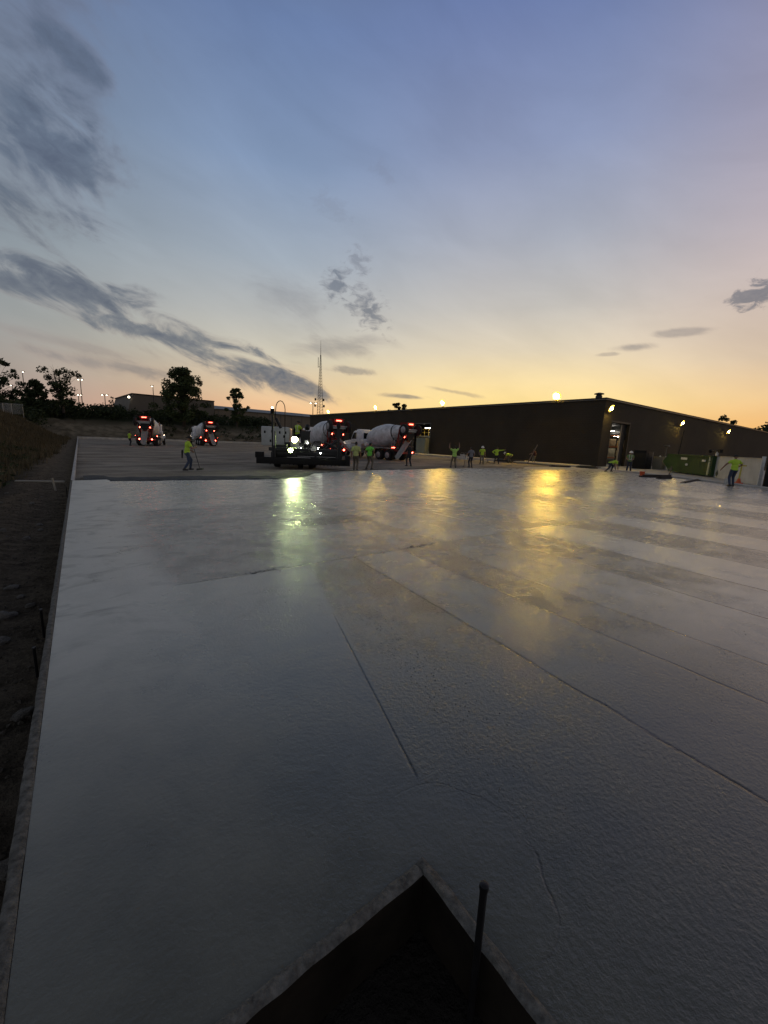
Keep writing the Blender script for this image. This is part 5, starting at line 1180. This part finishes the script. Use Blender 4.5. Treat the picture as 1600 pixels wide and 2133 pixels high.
# wooded hill at the far right
b = MB(); rs = random.Random(9)
hb = V(1600, 935, 330)
for _ in range(520):
    x = rs.uniform(1545, 1760); Y = rs.uniform(300, 380); top = 905-(x-1545)*.42 if x < 1620 else 873.5-(x-1620)*.2
    y = rs.uniform(top+3, 945); p = V(x, y, Y); leaves(b.b, p, 16, 4.2, 1.3, .8, rs)
tag(b.build('far_wood', M_leafd, smooth=False), 'dark wooded hillside beyond the warehouse at the right edge', 'wood', kind='stuff')
# grass and weeds on the bank
b = MB(); rs = random.Random(12)
for _ in range(5200):
    s = rs.uniform(9, 98)**1.0; w = -rs.uniform(max(1.3, 2.4-s*.03), 3.6+s*.15)
    if s < 22 and rs.random() < .3: continue
    p = S(w, s, ground_z(w, s)-.03)
    for k in range(5):
        a = rs.uniform(0, 6.28); h = rs.uniform(.15, .5)*(1+.006*s); q = p+Vector((rs.uniform(-.25, .25), rs.uniform(-.25, .25), 0)); d = Vector((math.cos(a), math.sin(a), 0)); lean = Vector((rs.uniform(-.2, .2), rs.uniform(-.2, .2), 0))
        b.b.faces.new([b.b.verts.new(q-d*.018*(1+s*.02)), b.b.verts.new(q+d*.018*(1+s*.02)), b.b.verts.new(q+lean+ZU*h)])
tag(b.build('bank_grass', M_grass, smooth=False), 'rough dry grass and weeds on the bank left of the slab', 'grass', kind='stuff')
b = MB()
for _ in range(120):
    s = rs.uniform(13, 40); w = -rs.uniform(1.7, 3.4+s*.10); leaves(b.b, S(w, s, ground_z(w, s)+.15), 22, rs.uniform(.3, .6), .09, .6, rs)
tag(b.build('weeds', M_leafd, smooth=False), 'low dark weeds at the foot of the grass bank', 'weeds', kind='stuff')

# ------------------------------------------------------------------ rocks, gravel and scraps beside the form
def rockmesh(seed, r):
    b = MB(); b.ball((0, 0, 0), 1, sub=3); rr = random.Random(seed); off = Vector((rr.uniform(0, 50), rr.uniform(0, 50), 0)); sc = (r*rr.uniform(.8, 1.3), r*rr.uniform(.7, 1.1), r*rr.uniform(.45, .75))
    for v in b.b.verts:
        n = mnoise.noise(v.co*1.3+off); n2_ = mnoise.noise(v.co*3+off); v.co = v.co*(1+.38*n+.12*n2_); v.co = Vector((v.co.x*sc[0], v.co.y*sc[1], v.co.z*sc[2]))
    me = b.mesh('rock', M_rock, False); return me
RM = [rockmesh(k, 1) for k in range(6)]
def gz(p): w, s = ws(p); return ground_z(w, s)
for k, (x, y, r, lab) in enumerate([(8, 1273, .085, 'pale flat rock at the left frame edge'), (45, 1472, .06, 'rounded rock close to the middle of the form'), (70, 1565, .075, 'rock leaning against the form with a bright edge'), (55, 1748, .035, 'small rock touching the form low in the frame'), (42, 1232, .05, 'grey rock right of the pale flat rock'), (22, 1215, .06, 'grey rock above the pale flat rock'), (62, 1250, .05, 'brownish rock between the flat rock and the form'), (15, 1785, .05, 'dark rock at the bottom left of the dirt strip')]):
    p = G(x, y, -.22); p.z = gz(p)+r*.25
    o = bpy.data.objects.new('rock', RM[k % 6]); COL.objects.link(o); o.location = p; o.scale = (r, r, r); o.rotation_euler.z = k*1.3; tag(o, lab, 'rock', 'rocks in the dirt beside the form')
rs = random.Random(21)
for k in range(46):
    s = rs.uniform(2.2, 17)**1.0; w = -rs.uniform(.35, 2.6); p = S(w, s, 0); r = rs.uniform(.025, .075); p.z = gz(p)+r*.2
    o = bpy.data.objects.new('rock', RM[k % 6]); COL.objects.link(o); o.location = p; o.scale = (r, r, r); o.rotation_euler.z = rs.uniform(0, 6); tag(o, 'small rock scattered in the dark dirt strip left of the form', 'rock', 'rocks scattered in the dirt strip')
b = MB()
for _ in range(5200):
    s = rs.uniform(.4, 26)*rs.uniform(.4, 1); w = -rs.uniform(.12, 3.6+s*.05); p = S(w, s, 0); r = rs.uniform(.006, .022); p.z = gz(p)+r*.2
    q = Euler((rs.uniform(0, 3), rs.uniform(0, 3), rs.uniform(0, 3))).to_matrix()
    vs_ = [b.b.verts.new(p+q @ (Vector(v)*r*rs.uniform(.7, 1.3))) for v in ((1, 0, 0), (-1, 0, 0), (0, 1, 0), (0, -1, 0), (0, 0, 1), (0, 0, -1))]
    for f in ((0, 2, 4), (2, 1, 4), (1, 3, 4), (3, 0, 4), (2, 0, 5), (1, 2, 5), (3, 1, 5), (0, 3, 5)): b.b.faces.new([vs_[i] for i in f])
tag(b.build('gravel', pm('dark_gravel', (.06, .055, .048), .95, var=.6, scale=30, spec=.1), smooth=False), 'loose gravel and crushed stone on the dirt strip', 'gravel', kind='stuff')
# stakes holding the side form and a scrap batten
for k, (s, hh) in enumerate([(4.1, -.03), (4.9, .0), (15.0, .04)]):
    b = MB(); b.lathe([(0, .004), (.05, .011), (.95, .011), (.97, .015), (1, .012)], (0, 0, -.4), (0, 0, hh), 10)
    tag(b.build('form_stake', M_steelpin, loc=S(-.12, s)), 'thin steel stake pinning the outside of the long edge form', 'stake', 'steel stakes along the edge form')
p = G(84, 1003, -.2); p.z = gz(p)+.04; b = MB(); b.box((0, 0, 0), (1.5, .09, .04), (R(8), 0, 0))
tag(b.build('batten', pm('pale_batten', (.26, .24, .2), .8), smooth=False, loc=p, rotz=R(15)), 'pale scrap batten lying on the dirt path left of the slab', 'batten')
p = G(113, 1016, -.2); p.z = gz(p)+.2; b = MB(); b.box((0, 0, 0), (.05, .03, .45), (R(5), R(-6), 0)); tag(b.build('survey_peg', pm('pale_batten', (.26, .24, .2), .8), smooth=False, loc=p), 'upright wooden peg in the dirt between the batten and the form', 'peg')

# ------------------------------------------------------------------ render settings
scene.view_settings.view_transform = 'Standard'; scene.view_settings.look = 'None'
scene.view_settings.exposure = 0; scene.view_settings.gamma = 1
scene.render.engine = 'CYCLES'
scene.cycles.max_bounces = 6; scene.cycles.sample_clamp_indirect = 6; scene.cycles.use_denoising = True; scene.cycles.adaptive_threshold = .02
scene.cycles.caustics_reflective = False; scene.cycles.caustics_refractive = False
